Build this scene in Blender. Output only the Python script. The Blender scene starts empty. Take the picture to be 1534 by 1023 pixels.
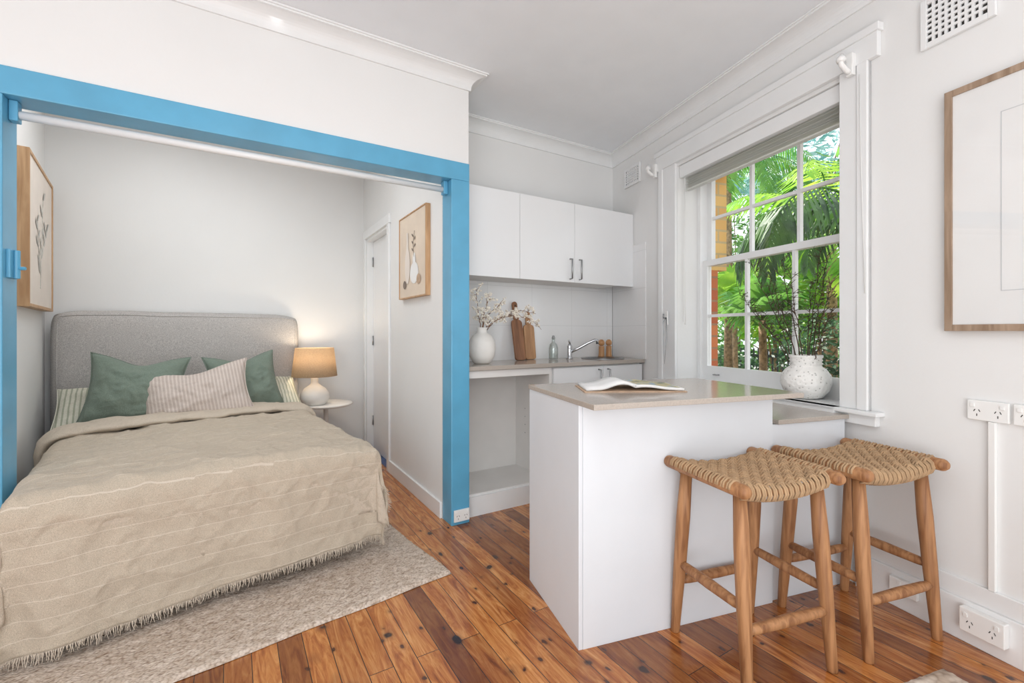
import bpy, math, random
from math import pi, sin, cos, sqrt, radians, hypot
from mathutils import Vector, Matrix, noise
random.seed(7)
S = bpy.context.scene
COL = S.collection
try:
    S.view_settings.view_transform = 'Standard'
except Exception:
    pass

# ------------------------------------------------------------------ frames
H = 1.15
F = 682.0
HZ = 497.0
def frm(x, y, dx, dy):
    a = math.atan2(dy, dx)
    return (Vector((x, y)), a)
FB = frm(-0.263, 2.76, 1113, 682)        # blue wall / kitchen axes
FW = frm(0.900, 4.067, 0.9476, 0.3196)   # right wall: x outwards, -y towards the viewer
FI = frm(0.2406, 1.641, 0.9476, 0.3196)  # island
FD = frm(-0.646, 2.357, 0.7738, 0.6335)  # bed / alcove
F0 = (Vector((0, 0)), 0.0)
def wp(fr, x, y, z=0.0):
    o, a = fr
    return Vector((o.x + x*cos(a) - y*sin(a), o.y + x*sin(a) + y*cos(a), z))
def xat(fr, px, y):
    """local x on the line y=const of a frame which is seen at column px"""
    b = wp(fr, 0, y); k = (px-767)/F; a = fr[1]
    return (k*b.y - b.x)/(cos(a) - k*sin(a))
def yat(fr, px, x):
    b = wp(fr, x, 0); k = (px-767)/F; a = fr[1]
    return (k*b.y - b.x)/(-sin(a) - k*cos(a))

# ------------------------------------------------------------------ materials
def lin(c):
    return tuple(((v/255)/12.92 if v/255 <= .04045 else ((v/255+.055)/1.055)**2.4) for v in c)+(1,)
def newmat(name):
    m = bpy.data.materials.new(name); m.use_nodes = True
    nt = m.node_tree; b = nt.nodes['Principled BSDF']
    return m, nt, b
def N(nt, t, **kw):
    n = nt.nodes.new(t)
    for k, v in kw.items():
        setattr(n, k, v)
    return n
def mapping(nt, scale=(1, 1, 1), rot=(0, 0, 0), coord='Object'):
    tc = N(nt, 'ShaderNodeTexCoord'); mp = N(nt, 'ShaderNodeMapping')
    mp.inputs['Scale'].default_value = scale; mp.inputs['Rotation'].default_value = rot
    nt.links.new(tc.outputs[coord], mp.inputs['Vector'])
    return mp.outputs['Vector']
def ramp(nt, fac, stops):
    r = N(nt, 'ShaderNodeValToRGB'); el = r.color_ramp.elements
    while len(el) < len(stops): el.new(0.5)
    for e, (p, c) in zip(el, stops):
        e.position = p; e.color = lin(c) if len(c) == 3 else c
    nt.links.new(fac, r.inputs['Fac'])
    return r.outputs['Color']
def addbump(nt, b, h, strength=.3, dist=.01):
    bp = N(nt, 'ShaderNodeBump'); bp.inputs['Strength'].default_value = strength
    bp.inputs['Distance'].default_value = dist
    nt.links.new(h, bp.inputs['Height']); nt.links.new(bp.outputs['Normal'], b.inputs['Normal'])
def mat(name, c, rough=.5, metal=0.0, var=.04, nscale=6.0, bump=0.0, bscale=80.0, coat=0.0, spec=.5, scale=(1, 1, 1)):
    m, nt, b = newmat(name)
    v = mapping(nt, scale)
    n = N(nt, 'ShaderNodeTexNoise'); n.inputs['Scale'].default_value = nscale; n.inputs['Detail'].default_value = 3
    nt.links.new(v, n.inputs['Vector'])
    lo = tuple(max(0, int(x*(1-var))) for x in c); hi = tuple(min(255, int(x*(1+var))) for x in c)
    nt.links.new(ramp(nt, n.outputs['Fac'], [(.3, lo), (.7, hi)]), b.inputs['Base Color'])
    b.inputs['Roughness'].default_value = rough; b.inputs['Metallic'].default_value = metal
    b.inputs['Coat Weight'].default_value = coat; b.inputs['Specular IOR Level'].default_value = spec
    if bump:
        n2 = N(nt, 'ShaderNodeTexNoise'); n2.inputs['Scale'].default_value = bscale; n2.inputs['Detail'].default_value = 4
        nt.links.new(v, n2.inputs['Vector']); addbump(nt, b, n2.outputs['Fac'], bump)
    return m
def woodmat(name, c1, c2, scale=(40, 3, 40), rough=.45, coat=0.0):
    m, nt, b = newmat(name)
    v = mapping(nt, scale)
    n = N(nt, 'ShaderNodeTexNoise'); n.inputs['Scale'].default_value = 1.0; n.inputs['Detail'].default_value = 6
    n.inputs['Distortion'].default_value = .6
    nt.links.new(v, n.inputs['Vector'])
    nt.links.new(ramp(nt, n.outputs['Fac'], [(.3, c1), (.68, c2)]), b.inputs['Base Color'])
    b.inputs['Roughness'].default_value = rough; b.inputs['Coat Weight'].default_value = coat
    addbump(nt, b, n.outputs['Fac'], .08)
    return m
def fabric(name, c, var=.12, ws=500, rough=.95, stripe=None, crease=.45):
    m, nt, b = newmat(name)
    v = mapping(nt, (1, 1, 1))
    n = N(nt, 'ShaderNodeTexNoise'); n.inputs['Scale'].default_value = ws; n.inputs['Detail'].default_value = 2
    nt.links.new(v, n.inputs['Vector'])
    lo = tuple(int(x*(1-var)) for x in c); hi = tuple(min(255, int(x*(1+var))) for x in c)
    col = ramp(nt, n.outputs['Fac'], [(.35, lo), (.65, hi)])
    if stripe:                          # (colour, period, width, axis, coord, strength)
        sc, per, wd, ax, co, stg = stripe
        tc = N(nt, 'ShaderNodeTexCoord'); sp = N(nt, 'ShaderNodeSeparateXYZ')
        nt.links.new(tc.outputs[co], sp.inputs[0])
        d = N(nt, 'ShaderNodeMath', operation='DIVIDE'); d.inputs[1].default_value = per
        nt.links.new(sp.outputs[ax], d.inputs[0])
        fr_ = N(nt, 'ShaderNodeMath', operation='FRACT'); nt.links.new(d.outputs[0], fr_.inputs[0])
        lt = N(nt, 'ShaderNodeMath', operation='LESS_THAN'); lt.inputs[1].default_value = wd
        nt.links.new(fr_.outputs[0], lt.inputs[0])
        ms = N(nt, 'ShaderNodeMath', operation='MULTIPLY'); ms.inputs[1].default_value = stg
        nt.links.new(lt.outputs[0], ms.inputs[0])
        mx = N(nt, 'ShaderNodeMixRGB'); nt.links.new(ms.outputs[0], mx.inputs['Fac'])
        nt.links.new(col, mx.inputs['Color1']); mx.inputs['Color2'].default_value = lin(sc)
        col = mx.outputs['Color']
    nt.links.new(col, b.inputs['Base Color'])
    b.inputs['Roughness'].default_value = rough; b.inputs['Specular IOR Level'].default_value = .15
    b.inputs['Sheen Weight'].default_value = .1
    n3 = N(nt, 'ShaderNodeTexNoise'); n3.inputs['Scale'].default_value = 11; n3.inputs['Detail'].default_value = 4
    n3.inputs['Distortion'].default_value = .8
    nt.links.new(v, n3.inputs['Vector'])
    n3m = N(nt, 'ShaderNodeMath', operation='MULTIPLY'); n3m.inputs[1].default_value = crease*2
    nt.links.new(n3.outputs['Fac'], n3m.inputs[0])
    ad = N(nt, 'ShaderNodeMath', operation='MULTIPLY_ADD'); ad.inputs[1].default_value = .12 if crease > .1 else .04
    nt.links.new(n.outputs['Fac'], ad.inputs[0]); nt.links.new(n3m.outputs[0], ad.inputs[2])
    addbump(nt, b, ad.outputs[0], .45, .03)
    return m
def leafmat(name, c1, c2, sc=3.0, trans=.45):
    m, nt, b = newmat(name)
    v = mapping(nt)
    n = N(nt, 'ShaderNodeTexNoise'); n.inputs['Scale'].default_value = sc; n.inputs['Detail'].default_value = 4
    nt.links.new(v, n.inputs['Vector'])
    col = ramp(nt, n.outputs['Fac'], [(.35, c1), (.65, c2)])
    nt.links.new(col, b.inputs['Base Color']); b.inputs['Roughness'].default_value = .4
    tr = N(nt, 'ShaderNodeBsdfTranslucent'); nt.links.new(col, tr.inputs['Color'])
    mx = N(nt, 'ShaderNodeMixShader'); mx.inputs['Fac'].default_value = trans
    nt.links.new(b.outputs[0], mx.inputs[1]); nt.links.new(tr.outputs[0], mx.inputs[2])
    nt.links.new(mx.outputs[0], nt.nodes['Material Output'].inputs['Surface'])
    return m
def glassmat(name, gloss=.08, tint=(1, 1, 1, 1), edge=.5):
    m, nt, b = newmat(name)
    t = N(nt, 'ShaderNodeBsdfTransparent'); t.inputs['Color'].default_value = tint
    g = N(nt, 'ShaderNodeBsdfGlossy'); g.inputs['Roughness'].default_value = .02
    lw = N(nt, 'ShaderNodeLayerWeight'); lw.inputs['Blend'].default_value = .25
    mu = N(nt, 'ShaderNodeMath', operation='MULTIPLY_ADD'); mu.inputs[1].default_value = edge; mu.inputs[2].default_value = gloss
    nt.links.new(lw.outputs['Facing'], mu.inputs[0])
    mx = N(nt, 'ShaderNodeMixShader'); nt.links.new(mu.outputs[0], mx.inputs['Fac'])
    nt.links.new(t.outputs[0], mx.inputs[1]); nt.links.new(g.outputs[0], mx.inputs[2])
    nt.links.new(mx.outputs[0], nt.nodes['Material Output'].inputs['Surface'])
    return m
def brickmat(name, c1, c2, mortar, bw, rh, ms, rot=(0, 0, 0), rough=.8, bump=.4, gloss=False):
    m, nt, b = newmat(name)
    v = mapping(nt, (1, 1, 1), rot)
    br = N(nt, 'ShaderNodeTexBrick'); br.inputs['Scale'].default_value = 1
    br.inputs['Brick Width'].default_value = bw; br.inputs['Row Height'].default_value = rh
    br.inputs['Mortar Size'].default_value = ms
    br.inputs['Color1'].default_value = lin(c1); br.inputs['Color2'].default_value = lin(c2)
    br.inputs['Mortar'].default_value = lin(mortar)
    if gloss: br.offset = 0
    nt.links.new(v, br.inputs['Vector']); nt.links.new(br.outputs['Color'], b.inputs['Base Color'])
    iv = N(nt, 'ShaderNodeMath', operation='SUBTRACT'); iv.inputs[0].default_value = 1
    nt.links.new(br.outputs['Fac'], iv.inputs[1]); addbump(nt, b, iv.outputs[0], bump, .004)
    b.inputs['Roughness'].default_value = rough
    return m

def floormat():
    m, nt, b = newmat('cypress_floorboards')
    v = mapping(nt, (1, 1, 1), (0, 0, pi/2))
    br = N(nt, 'ShaderNodeTexBrick'); br.offset = .37; br.offset_frequency = 2; br.squash = 1
    br.inputs['Scale'].default_value = 1
    br.inputs['Brick Width'].default_value = 1.5; br.inputs['Row Height'].default_value = .083
    br.inputs['Mortar Size'].default_value = .0015; br.inputs['Mortar Smooth'].default_value = .2
    br.inputs['Color1'].default_value = (0, 0, 0, 1); br.inputs['Color2'].default_value = (1, 1, 1, 1)
    br.inputs['Mortar'].default_value = (.5, .5, .5, 1)
    nt.links.new(v, br.inputs['Vector'])
    v2 = mapping(nt, (17, 1.7, 1))
    ad = N(nt, 'ShaderNodeVectorMath', operation='MULTIPLY_ADD')
    ad.inputs[1].default_value = (7, 13, 5)
    nt.links.new(br.outputs['Color'], ad.inputs[0]); nt.links.new(v2, ad.inputs[2])
    n = N(nt, 'ShaderNodeTexNoise'); n.inputs['Scale'].default_value = 1.5; n.inputs['Detail'].default_value = 9
    n.inputs['Distortion'].default_value = 2.2; n.inputs['Roughness'].default_value = .68
    nt.links.new(ad.outputs[0], n.inputs['Vector'])
    grain = ramp(nt, n.outputs['Fac'], [(.27, (116, 60, 24)), (.40, (170, 98, 46)), (.52, (200, 132, 72)), (.66, (224, 164, 104)), (.8, (240, 194, 138))])
    tint = ramp(nt, br.outputs['Color'], [(0, (158, 136, 116)), (.35, (206, 192, 174)), (.7, (240, 232, 220)), (1, (255, 253, 244))])
    mx = N(nt, 'ShaderNodeMixRGB', blend_type='MULTIPLY'); mx.inputs['Fac'].default_value = 1
    nt.links.new(grain, mx.inputs['Color1']); nt.links.new(tint, mx.inputs['Color2'])
    col = mx.outputs['Color']
    for sc, p0, p1, dk in (((7.5, 4.8, 1), .085, .13, (52, 22, 10)), ((14.0, 9.5, 1), .08, .13, (76, 36, 16))):
        v3 = mapping(nt, sc)
        wn_ = N(nt, 'ShaderNodeTexNoise'); wn_.inputs['Scale'].default_value = 2.0; nt.links.new(v3, wn_.inputs['Vector'])
        wa = N(nt, 'ShaderNodeVectorMath', operation='MULTIPLY_ADD'); wa.inputs[1].default_value = (.35, .35, 0)
        nt.links.new(wn_.outputs['Color'], wa.inputs[0]); nt.links.new(v3, wa.inputs[2])
        vo = N(nt, 'ShaderNodeTexVoronoi'); vo.inputs['Scale'].default_value = 1
        nt.links.new(wa.outputs[0], vo.inputs['Vector'])
        kn = ramp(nt, vo.outputs['Distance'], [(p0, (0, 0, 0)), (p1, (222, 222, 222)), (p1*1.9, (255, 255, 255))])
        mk = N(nt, 'ShaderNodeMixRGB'); nt.links.new(kn, mk.inputs['Fac'])
        mk.inputs['Color1'].default_value = lin(dk); nt.links.new(col, mk.inputs['Color2'])
        col = mk.outputs['Color']
    mj = N(nt, 'ShaderNodeMixRGB'); nt.links.new(br.outputs['Fac'], mj.inputs['Fac'])
    nt.links.new(col, mj.inputs['Color1']); mj.inputs['Color2'].default_value = lin((48, 22, 12))
    nt.links.new(mj.outputs['Color'], b.inputs['Base Color'])
    b.inputs['Roughness'].default_value = .26; b.inputs['Coat Weight'].default_value = .4
    b.inputs['Coat Roughness'].default_value = .12
    iv = N(nt, 'ShaderNodeMath', operation='SUBTRACT'); iv.inputs[0].default_value = 1
    nt.links.new(br.outputs['Fac'], iv.inputs[1]); addbump(nt, b, iv.outputs[0], .5, .002)
    return m

def specklemat():
    m, nt, b = newmat('pitted_ceramic')
    v = mapping(nt)
    vo = N(nt, 'ShaderNodeTexVoronoi'); vo.inputs['Scale'].default_value = 52; nt.links.new(v, vo.inputs['Vector'])
    c = ramp(nt, vo.outputs['Distance'], [(.12, (186, 183, 178)), (.26, (244, 242, 238))])
    nt.links.new(c, b.inputs['Base Color']); b.inputs['Roughness'].default_value = .7
    addbump(nt, b, vo.outputs['Distance'], .6, .006)
    return m
def rugmat(name='looped_wool_rug', sc=(100, 170, 60), k=1.0):
    m, nt, b = newmat(name)
    v = mapping(nt, sc)
    vo = N(nt, 'ShaderNodeTexVoronoi'); vo.inputs['Scale'].default_value = 1; nt.links.new(v, vo.inputs['Vector'])
    n = N(nt, 'ShaderNodeTexNoise'); n.inputs['Scale'].default_value = .3; n.inputs['Detail'].default_value = 3; nt.links.new(v, n.inputs['Vector'])
    c = ramp(nt, vo.outputs['Distance'], [(0, (236, 227, 216)), (.5, (222, 210, 198)), (.95, (170, 155, 142))])
    c2 = ramp(nt, n.outputs['Fac'], [(.3, (218, 208, 198)), (.7, (255, 252, 250))])
    mx = N(nt, 'ShaderNodeMixRGB', blend_type='MULTIPLY'); mx.inputs['Fac'].default_value = 1
    nt.links.new(c, mx.inputs['Color1']); nt.links.new(c2, mx.inputs['Color2'])
    nt.links.new(mx.outputs['Color'], b.inputs['Base Color']); b.inputs['Roughness'].default_value = 1
    b.inputs['Specular IOR Level'].default_value = .1
    iv = N(nt, 'ShaderNodeMath', operation='SUBTRACT'); iv.inputs[0].default_value = 1
    nt.links.new(vo.outputs['Distance'], iv.inputs[1]); addbump(nt, b, iv.outputs[0], .6, .006)
    return m

M = dict(
    wall=mat('white_wall_paint', (235, 235, 234), .8, var=.006, nscale=2, bump=.04, bscale=60),
    ceil=mat('white_ceiling_paint', (242, 245, 248), .9, var=.005),
    trim=mat('white_gloss_trim_paint', (238, 239, 239), .35, var=.006),
    blue=mat('blue_gloss_paint', (96, 170, 206), .28, var=.03, bump=.03, bscale=30),
    floor=floormat(),
    cab=mat('white_laminate', (238, 239, 240), .28, var=.004),
    isl=mat('island_white_laminate', (226, 230, 235), .4, var=.008),
    inner=mat('cabinet_inner_white', (230, 228, 225), .5, var=.01),
    stone=mat('taupe_polished_stone', (180, 170, 160), .2, var=.04, nscale=160, coat=.2),
    chrome=mat('polished_chrome', (210, 212, 215), .12, 1, var=.01),
    steel=mat('brushed_steel', (168, 170, 172), .3, 1, var=.03),
    tile=brickmat('white_splashback_tile', (240, 240, 240), (239, 239, 239), (226, 226, 226), .4, .3, .002, (pi/2, 0, 0), .1, .12, True),
    bluetile=mat('blue_bathroom_tile', (70, 92, 140), .3, var=.15, nscale=30),
    stool=woodmat('teak_stool_wood', (128, 82, 48), (188, 138, 94), (50, 50, 4), .55),
    rope=mat('woven_cord', (182, 150, 116), .9, var=.08, nscale=30, bump=.3, bscale=400),
    head=fabric('heather_grey_linen', (186, 182, 179), .10, 230, crease=.02),
    throw=fabric('oatmeal_striped_throw', (194, 181, 163), .07, 420, stripe=((224, 214, 200), .062, .045, 'Y', 'UV', .6)),
    duvet=fabric('oatmeal_linen', (203, 190, 173), .06, 420),
    sheet=fabric('white_sheet', (226, 222, 214), .04, 400),
    green=fabric('sage_green_linen', (124, 138, 126), .10, 400),
    ribs=fabric('beige_ribbed', (196, 182, 173), .08, 450, stripe=((222, 211, 203), .020, .45, 'X', 'Object', .7)),
    pstripe=fabric('green_white_ticking', (220, 218, 202), .05, 450, stripe=((168, 172, 150), .026, .35, 'X', 'Object', .9)),
    rug=rugmat(),
    ceramic=mat('matte_white_ceramic', (236, 232, 226), .6, var=.02, bump=.15, bscale=40),
    speckle=specklemat(),
    oak=woodmat('light_oak', (176, 136, 96), (206, 168, 128), (40, 40, 4), .5),
    greywood=woodmat('driftwood_frame', (142, 118, 96), (176, 152, 130), (50, 50, 5), .55),
    walnut=woodmat('walnut_board', (112, 74, 50), (158, 110, 76), (40, 40, 4), .45),
    acacia=woodmat('acacia_board', (160, 116, 80), (198, 154, 112), (40, 40, 4), .45),
    mill=woodmat('beech_mill', (176, 126, 82), (204, 156, 108), (50, 50, 8), .4),
    paper=mat('white_paper', (240, 240, 239), .7, var=.01),
    cream=mat('cream_print_paper', (230, 220, 210), .8, var=.02),
    beige=mat('beige_print_paper', (224, 208, 190), .8, var=.03),
    ink=mat('dusty_grey_ink', (194, 191, 184), .8, var=.08, nscale=40),
    line=mat('pale_mat_edge', (206, 208, 210), .8, var=.01),
    tanink=mat('tan_ink', (200, 172, 146), .8, var=.1, nscale=20),
    darkink=mat('charcoal_ink', (128, 116, 106), .8, var=.1, nscale=20),
    faint=mat('faint_blue_wash', (226, 230, 233), .8, var=.01),
    glass=glassmat('clear_window_glass', .005, edge=.1),
    pglass=glassmat('picture_glass', .025, edge=.2),
    bottle=glassmat('clear_bottle_glass', .12, (.93, .96, .95, 1)),
    plastic=mat('white_plastic', (242, 242, 240), .3, var=.004),
    dark=mat('dark_void', (52, 50, 48), .8),
    slot=mat('socket_slot', (60, 58, 56), .6),
    slat=leafmat('white_translucent_slat', (240, 240, 238), (244, 244, 242), 3, .55),
    twig=mat('dark_twig', (74, 54, 42), .8, var=.2, nscale=40),
    brtwig=mat('brown_twig', (130, 96, 70), .8, var=.2, nscale=40),
    petal=mat('white_petals', (248, 240, 228), .7, var=.04, nscale=60),
    ybrick=brickmat('cream_brick', (234, 192, 116), (222, 170, 96), (200, 176, 130), .23, .086, .008, (pi/2, 0, 0)),
    rbrick=brickmat('orange_brick', (204, 120, 66), (178, 86, 48), (160, 120, 90), .23, .086, .008, (pi/2, 0, 0)),
    bark=mat('palm_bark', (140, 116, 90), .9, var=.3, nscale=20, bump=.8, bscale=30),
    fence=mat('dark_metal_fence', (40, 46, 48), .5, var=.1),
    soil=mat('garden_soil', (92, 86, 54), 1, var=.3),
    lf_dark=leafmat('dark_palm_leaf', (36, 74, 38), (80, 126, 58), 5, .3),
    lf_mid=leafmat('mid_green_leaf', (70, 132, 56), (132, 182, 84), 4, .5),
    lf_lime=leafmat('lime_green_leaf', (112, 180, 54), (190, 224, 88), 3, .55),
    lf_blue=leafmat('blue_green_leaf', (96, 166, 166), (184, 220, 216), 3, .5),
    lf_deep=leafmat('deep_shrub_leaf', (30, 68, 42), (72, 116, 66), 4, .3),
    lf_small=leafmat('small_dark_leaf', (52, 56, 38), (88, 100, 62), 20, .15),
)
def shademat():
    m, nt, b = newmat('tan_linen_shade')
    v = mapping(nt, (1, 1, 1))
    n = N(nt, 'ShaderNodeTexNoise'); n.inputs['Scale'].default_value = 260; nt.links.new(v, n.inputs['Vector'])
    c = ramp(nt, n.outputs['Fac'], [(.35, (208, 184, 152)), (.65, (234, 214, 184))])
    nt.links.new(c, b.inputs['Base Color']); b.inputs['Roughness'].default_value = .9
    tr = N(nt, 'ShaderNodeBsdfTranslucent'); nt.links.new(c, tr.inputs['Color'])
    mx = N(nt, 'ShaderNodeMixShader'); mx.inputs['Fac'].default_value = .45
    nt.links.new(b.outputs[0], mx.inputs[1]); nt.links.new(tr.outputs[0], mx.inputs[2])
    nt.links.new(mx.outputs[0], nt.nodes['Material Output'].inputs['Surface'])
    return m
M['shade'] = shademat()

# ------------------------------------------------------------------ mesh builder
class MB:
    def __init__(s): s.v = []; s.f = []; s.uv = None
    def add(s, vs, fs):
        k = len(s.v); s.v += [tuple(v) for v in vs]; s.f += [tuple(i+k for i in f) for f in fs]; return s
    def box(s, x0, x1, y0, y1, z0, z1):
        return s.add([(x0, y0, z0), (x1, y0, z0), (x1, y1, z0), (x0, y1, z0), (x0, y0, z1), (x1, y0, z1), (x1, y1, z1), (x0, y1, z1)],
                     [(0, 3, 2, 1), (4, 5, 6, 7), (0, 1, 5, 4), (1, 2, 6, 5), (2, 3, 7, 6), (3, 0, 4, 7)])
    def prism(s, poly, z0, z1, plane='xy', w=0):
        n = len(poly)
        def P(p, h):
            if plane == 'xy': return (p[0], p[1], h)
            if plane == 'xz': return (p[0], h, p[1])
            return (h, p[0], p[1])
        vs = [P(p, z0) for p in poly]+[P(p, z1) for p in poly]
        fs = [tuple(range(n))[::-1], tuple(range(n, 2*n))]+[(i, (i+1) % n, n+(i+1) % n, n+i) for i in range(n)]
        return s.add(vs, fs)
    def tube(s, pts, r, n=8, caps=True, flat=None):
        pts = [Vector(p) for p in pts]; m = len(pts)
        rs = r if isinstance(r, (list, tuple)) else [r]*m
        rings = []; prev = None
        for i, p in enumerate(pts):
            d = (pts[min(i+1, m-1)]-pts[max(i-1, 0)])
            if d.length < 1e-9: d = Vector((0, 0, 1))
            d.normalize()
            if prev is None:
                a = d.orthogonal().normalized()
            else:
                a = prev-d*prev.dot(d)
                a = a.normalized() if a.length > 1e-6 else d.orthogonal().normalized()
            prev = a; b = d.cross(a)
            rings.append([p+(a*cos(2*pi*k/n)+b*sin(2*pi*k/n))*rs[i] for k in range(n)])
        vs = [v for g in rings for v in g]; fs = []
        for i in range(m-1):
            for k in range(n):
                fs.append((i*n+k, i*n+(k+1) % n, (i+1)*n+(k+1) % n, (i+1)*n+k))
        if caps: fs += [tuple(range(n))[::-1], tuple((m-1)*n+k for k in range(n))]
        return s.add(vs, fs)
    def lathe(s, prof, n=36, c=(0, 0, 0)):
        vs = []; fs = []; m = len(prof)
        for (r, z) in prof:
            for k in range(n):
                vs.append((c[0]+r*cos(2*pi*k/n), c[1]+r*sin(2*pi*k/n), c[2]+z))
        for i in range(m-1):
            for k in range(n):
                fs.append((i*n+k, i*n+(k+1) % n, (i+1)*n+(k+1) % n, (i+1)*n+k))
        if prof[0][0] > 1e-5: fs.append(tuple(range(n))[::-1])
        if prof[-1][0] > 1e-5: fs.append(tuple((m-1)*n+k for k in range(n)))
        return s.add(vs, fs)
    def grid(s, fn, nu, nv, closev=False, uvfn=None):
        vs = [fn(i/(nu-1), j/(nv-1) if not closev else j/nv) for i in range(nu) for j in range(nv)]
        fs = []
        for i in range(nu-1):
            for j in range(nv if closev else nv-1):
                j2 = (j+1) % nv
                fs.append((i*nv+j, i*nv+j2, (i+1)*nv+j2, (i+1)*nv+j))
        if uvfn: s.uv = [uvfn(i/(nu-1), j/(nv-1)) for i in range(nu) for j in range(nv)]
        return s.add(vs, fs)
    def blob(s, c, r):
        x, y, z = c
        return s.add([(x+r, y, z), (x-r, y, z), (x, y+r, z), (x, y-r, z), (x, y, z+r), (x, y, z-r)],
                     [(0, 2, 4), (2, 1, 4), (1, 3, 4), (3, 0, 4), (2, 0, 5), (1, 2, 5), (3, 1, 5), (0, 3, 5)])
    def build(s, name, m, parent=None, fr=None, loc=(0, 0, 0), rz=0, smooth=False, bevel=0, sub=0, solid=0, seg=2, kind=None, label=None):
        me = bpy.data.meshes.new(name); me.from_pydata(s.v, [], s.f)
        if s.uv:
            ul = me.uv_layers.new(name='UVMap')
            for lp in me.loops: ul.data[lp.index].uv = s.uv[lp.vertex_index]
        me.materials.append(m)
        if smooth:
            me.polygons.foreach_set('use_smooth', [True]*len(me.polygons))
        me.update()
        o = bpy.data.objects.new(name, me); COL.objects.link(o)
        if parent is not None:
            o.parent = parent; o.location = loc; o.rotation_euler = (0, 0, rz)
        else:
            f_ = fr or F0
            o.location = wp(f_, loc[0], loc[1], loc[2]); o.rotation_euler = (0, 0, f_[1]+rz)
        if solid:
            md = o.modifiers.new('solid', 'SOLIDIFY'); md.thickness = solid; md.offset = 0
        if bevel:
            md = o.modifiers.new('bevel', 'BEVEL'); md.width = bevel; md.segments = seg; md.limit_method = 'ANGLE'
        if sub:
            md = o.modifiers.new('sub', 'SUBSURF'); md.levels = sub; md.render_levels = sub
        if kind: o['kind'] = kind
        if label: o['label'] = label
        return o
def tag(o, label, cat, group=None):
    o['label'] = label; o['category'] = cat
    if group: o['group'] = group
    return o
def thing(name, label, cat, fr=F0, x=0, y=0, z=0, rz=0, group=None, kind=None):
    o = bpy.data.objects.new(name, None); COL.objects.link(o); o.empty_display_size = .1
    o.location = wp(fr, x, y, z); o.rotation_euler = (0, 0, fr[1]+rz)
    if kind: o['kind'] = kind
    else: tag(o, label, cat, group)
    return o
def struct(name, mb, m, fr, parent=None, **k):
    o = mb.build(name, m, parent, fr, **k)
    if parent is None: o['kind'] = 'structure'
    return o
def B(*a): return MB().box(*a)
def tree_copy(o, parent=None):
    c = o.copy(); COL.objects.link(c); c.parent = parent
    for ch in list(o.children): tree_copy(ch, c)
    return c

# ------------------------------------------------------------------ room shell
CH = 2.70
poly = [(-4.5, -6.0), (3.2, -8.0), (1.62, .56), (-.05, .56), (-.05, 2.5), (-4.5, 2.5)]
def toFB(v):
    a = FB[1]; d = Vector((v.x, v.y))-FB[0]
    return (d.x*cos(a)+d.y*sin(a), -d.x*sin(a)+d.y*cos(a))
poly[1] = toFB(wp(FW, .1, -8)); poly[2] = toFB(wp(FW, .1, .1)); 
struct('floor', MB().prism(poly, -.06, 0), M['floor'], FB)
struct('ceiling', MB().prism(poly, CH, CH+.08), M['ceil'], FB)
OP0, OP1, BT, BB = -1.963, -.118, 2.163, 2.055
w = MB()
w.box(-4.5, 0, 0, .118, BT, CH); w.box(-4.5, OP0-.115, 0, .118, 0, BT)
struct('wall_front', w, M['wall'], FB)
DY0, DY1, DZ = 1.27, 2.0, 2.04
w = MB()
w.box(-.118, 0, .118, DY0, 0, CH); w.box(-.118, 0, DY0, DY1, DZ, CH); w.box(-.118, 0, DY1, 2.4, 0, CH)
struct('wall_partition', w, M['wall'], FB)
struct('wall_kitchen', B(0, 1.9, .5075, .60, 0, CH), M['wall'], FB)
struct('wall_alcove', B(-1.6, .95, 2.17, 2.27, 0, CH), M['wall'], FD)
struct('wall_left', B(-1.59, -1.49, .48, 2.17, 0, CH), M['wall'], FD)
struct('wall_side', B(-4.5, -4.4, -6, 0, 0, CH), M['wall'], FB)
WS0, WS1, WZ0, WZ1 = .87, 2.037, .785, 2.33
w = MB()
w.box(0, .26, -WS0, .35, 0, CH); w.box(0, .26, -8, -WS1, 0, CH)
w.box(0, .26, -WS1, -WS0, 0, WZ0-.03); w.box(0, .26, -WS1, -WS0, WZ1, CH)
struct('wall_right', w, M['wall'], FW)
w = MB(); w.box(.275, .42, -WS0-.02, 1.2, 1.6, 3.0); w.box(.275, .42, -8, -WS1, -.3, 3.0)
w.box(.275, .42, -WS1, -WS0-.02, -.3, WZ0-.05); w.box(.275, .42, -WS1, -WS0-.02, WZ1, 3.0)
struct('wall_exterior', w, M['ybrick'], FW)
struct('wall_exterior_lower', B(.275, .34, -WS0-.02, 1.2, -.3, 1.6), M['rbrick'], FW)

path = [wp(FB, -4.4, 0), wp(FB, 0, 0), wp(FB, 0, .5075), wp(FW, 0, 0), wp(FW, 0, -8)]
prof = [(0, 2.607), (.010, 2.607), (.011, 2.616)]
for i in range(9):
    a = i/8*pi/2
    prof.append((.011+.072*(1-cos(a)), 2.616+.066*sin(a)))
prof += [(.084, 2.690), (.092, 2.6905), (.093, 2.699), (0, 2.699)]
vs = []; fs = []
for i, p in enumerate(path):
    p = Vector((p.x, p.y))
    ds = []
    if i > 0: ds.append((p-Vector(path[i-1][:2])).normalized())
    if i < len(path)-1: ds.append((Vector(path[i+1][:2])-p).normalized())
    ns = [Vector((d.y, -d.x)) for d in ds]
    if len(ns) == 2:
        mt = (ns[0]+ns[1]); mt = mt/(1+ns[0].dot(ns[1]))
    else: mt = ns[0]
    for (o_, z) in prof: vs.append((p.x+mt.x*o_, p.y+mt.y*o_, z))
n = len(prof)
for i in range(len(path)-1):
    for k in range(n):
        fs.append((i*n+k, i*n+(k+1) % n, (i+1)*n+(k+1) % n, (i+1)*n+k))
struct('trim_1', MB().add(vs, fs), M['trim'], F0)

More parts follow.
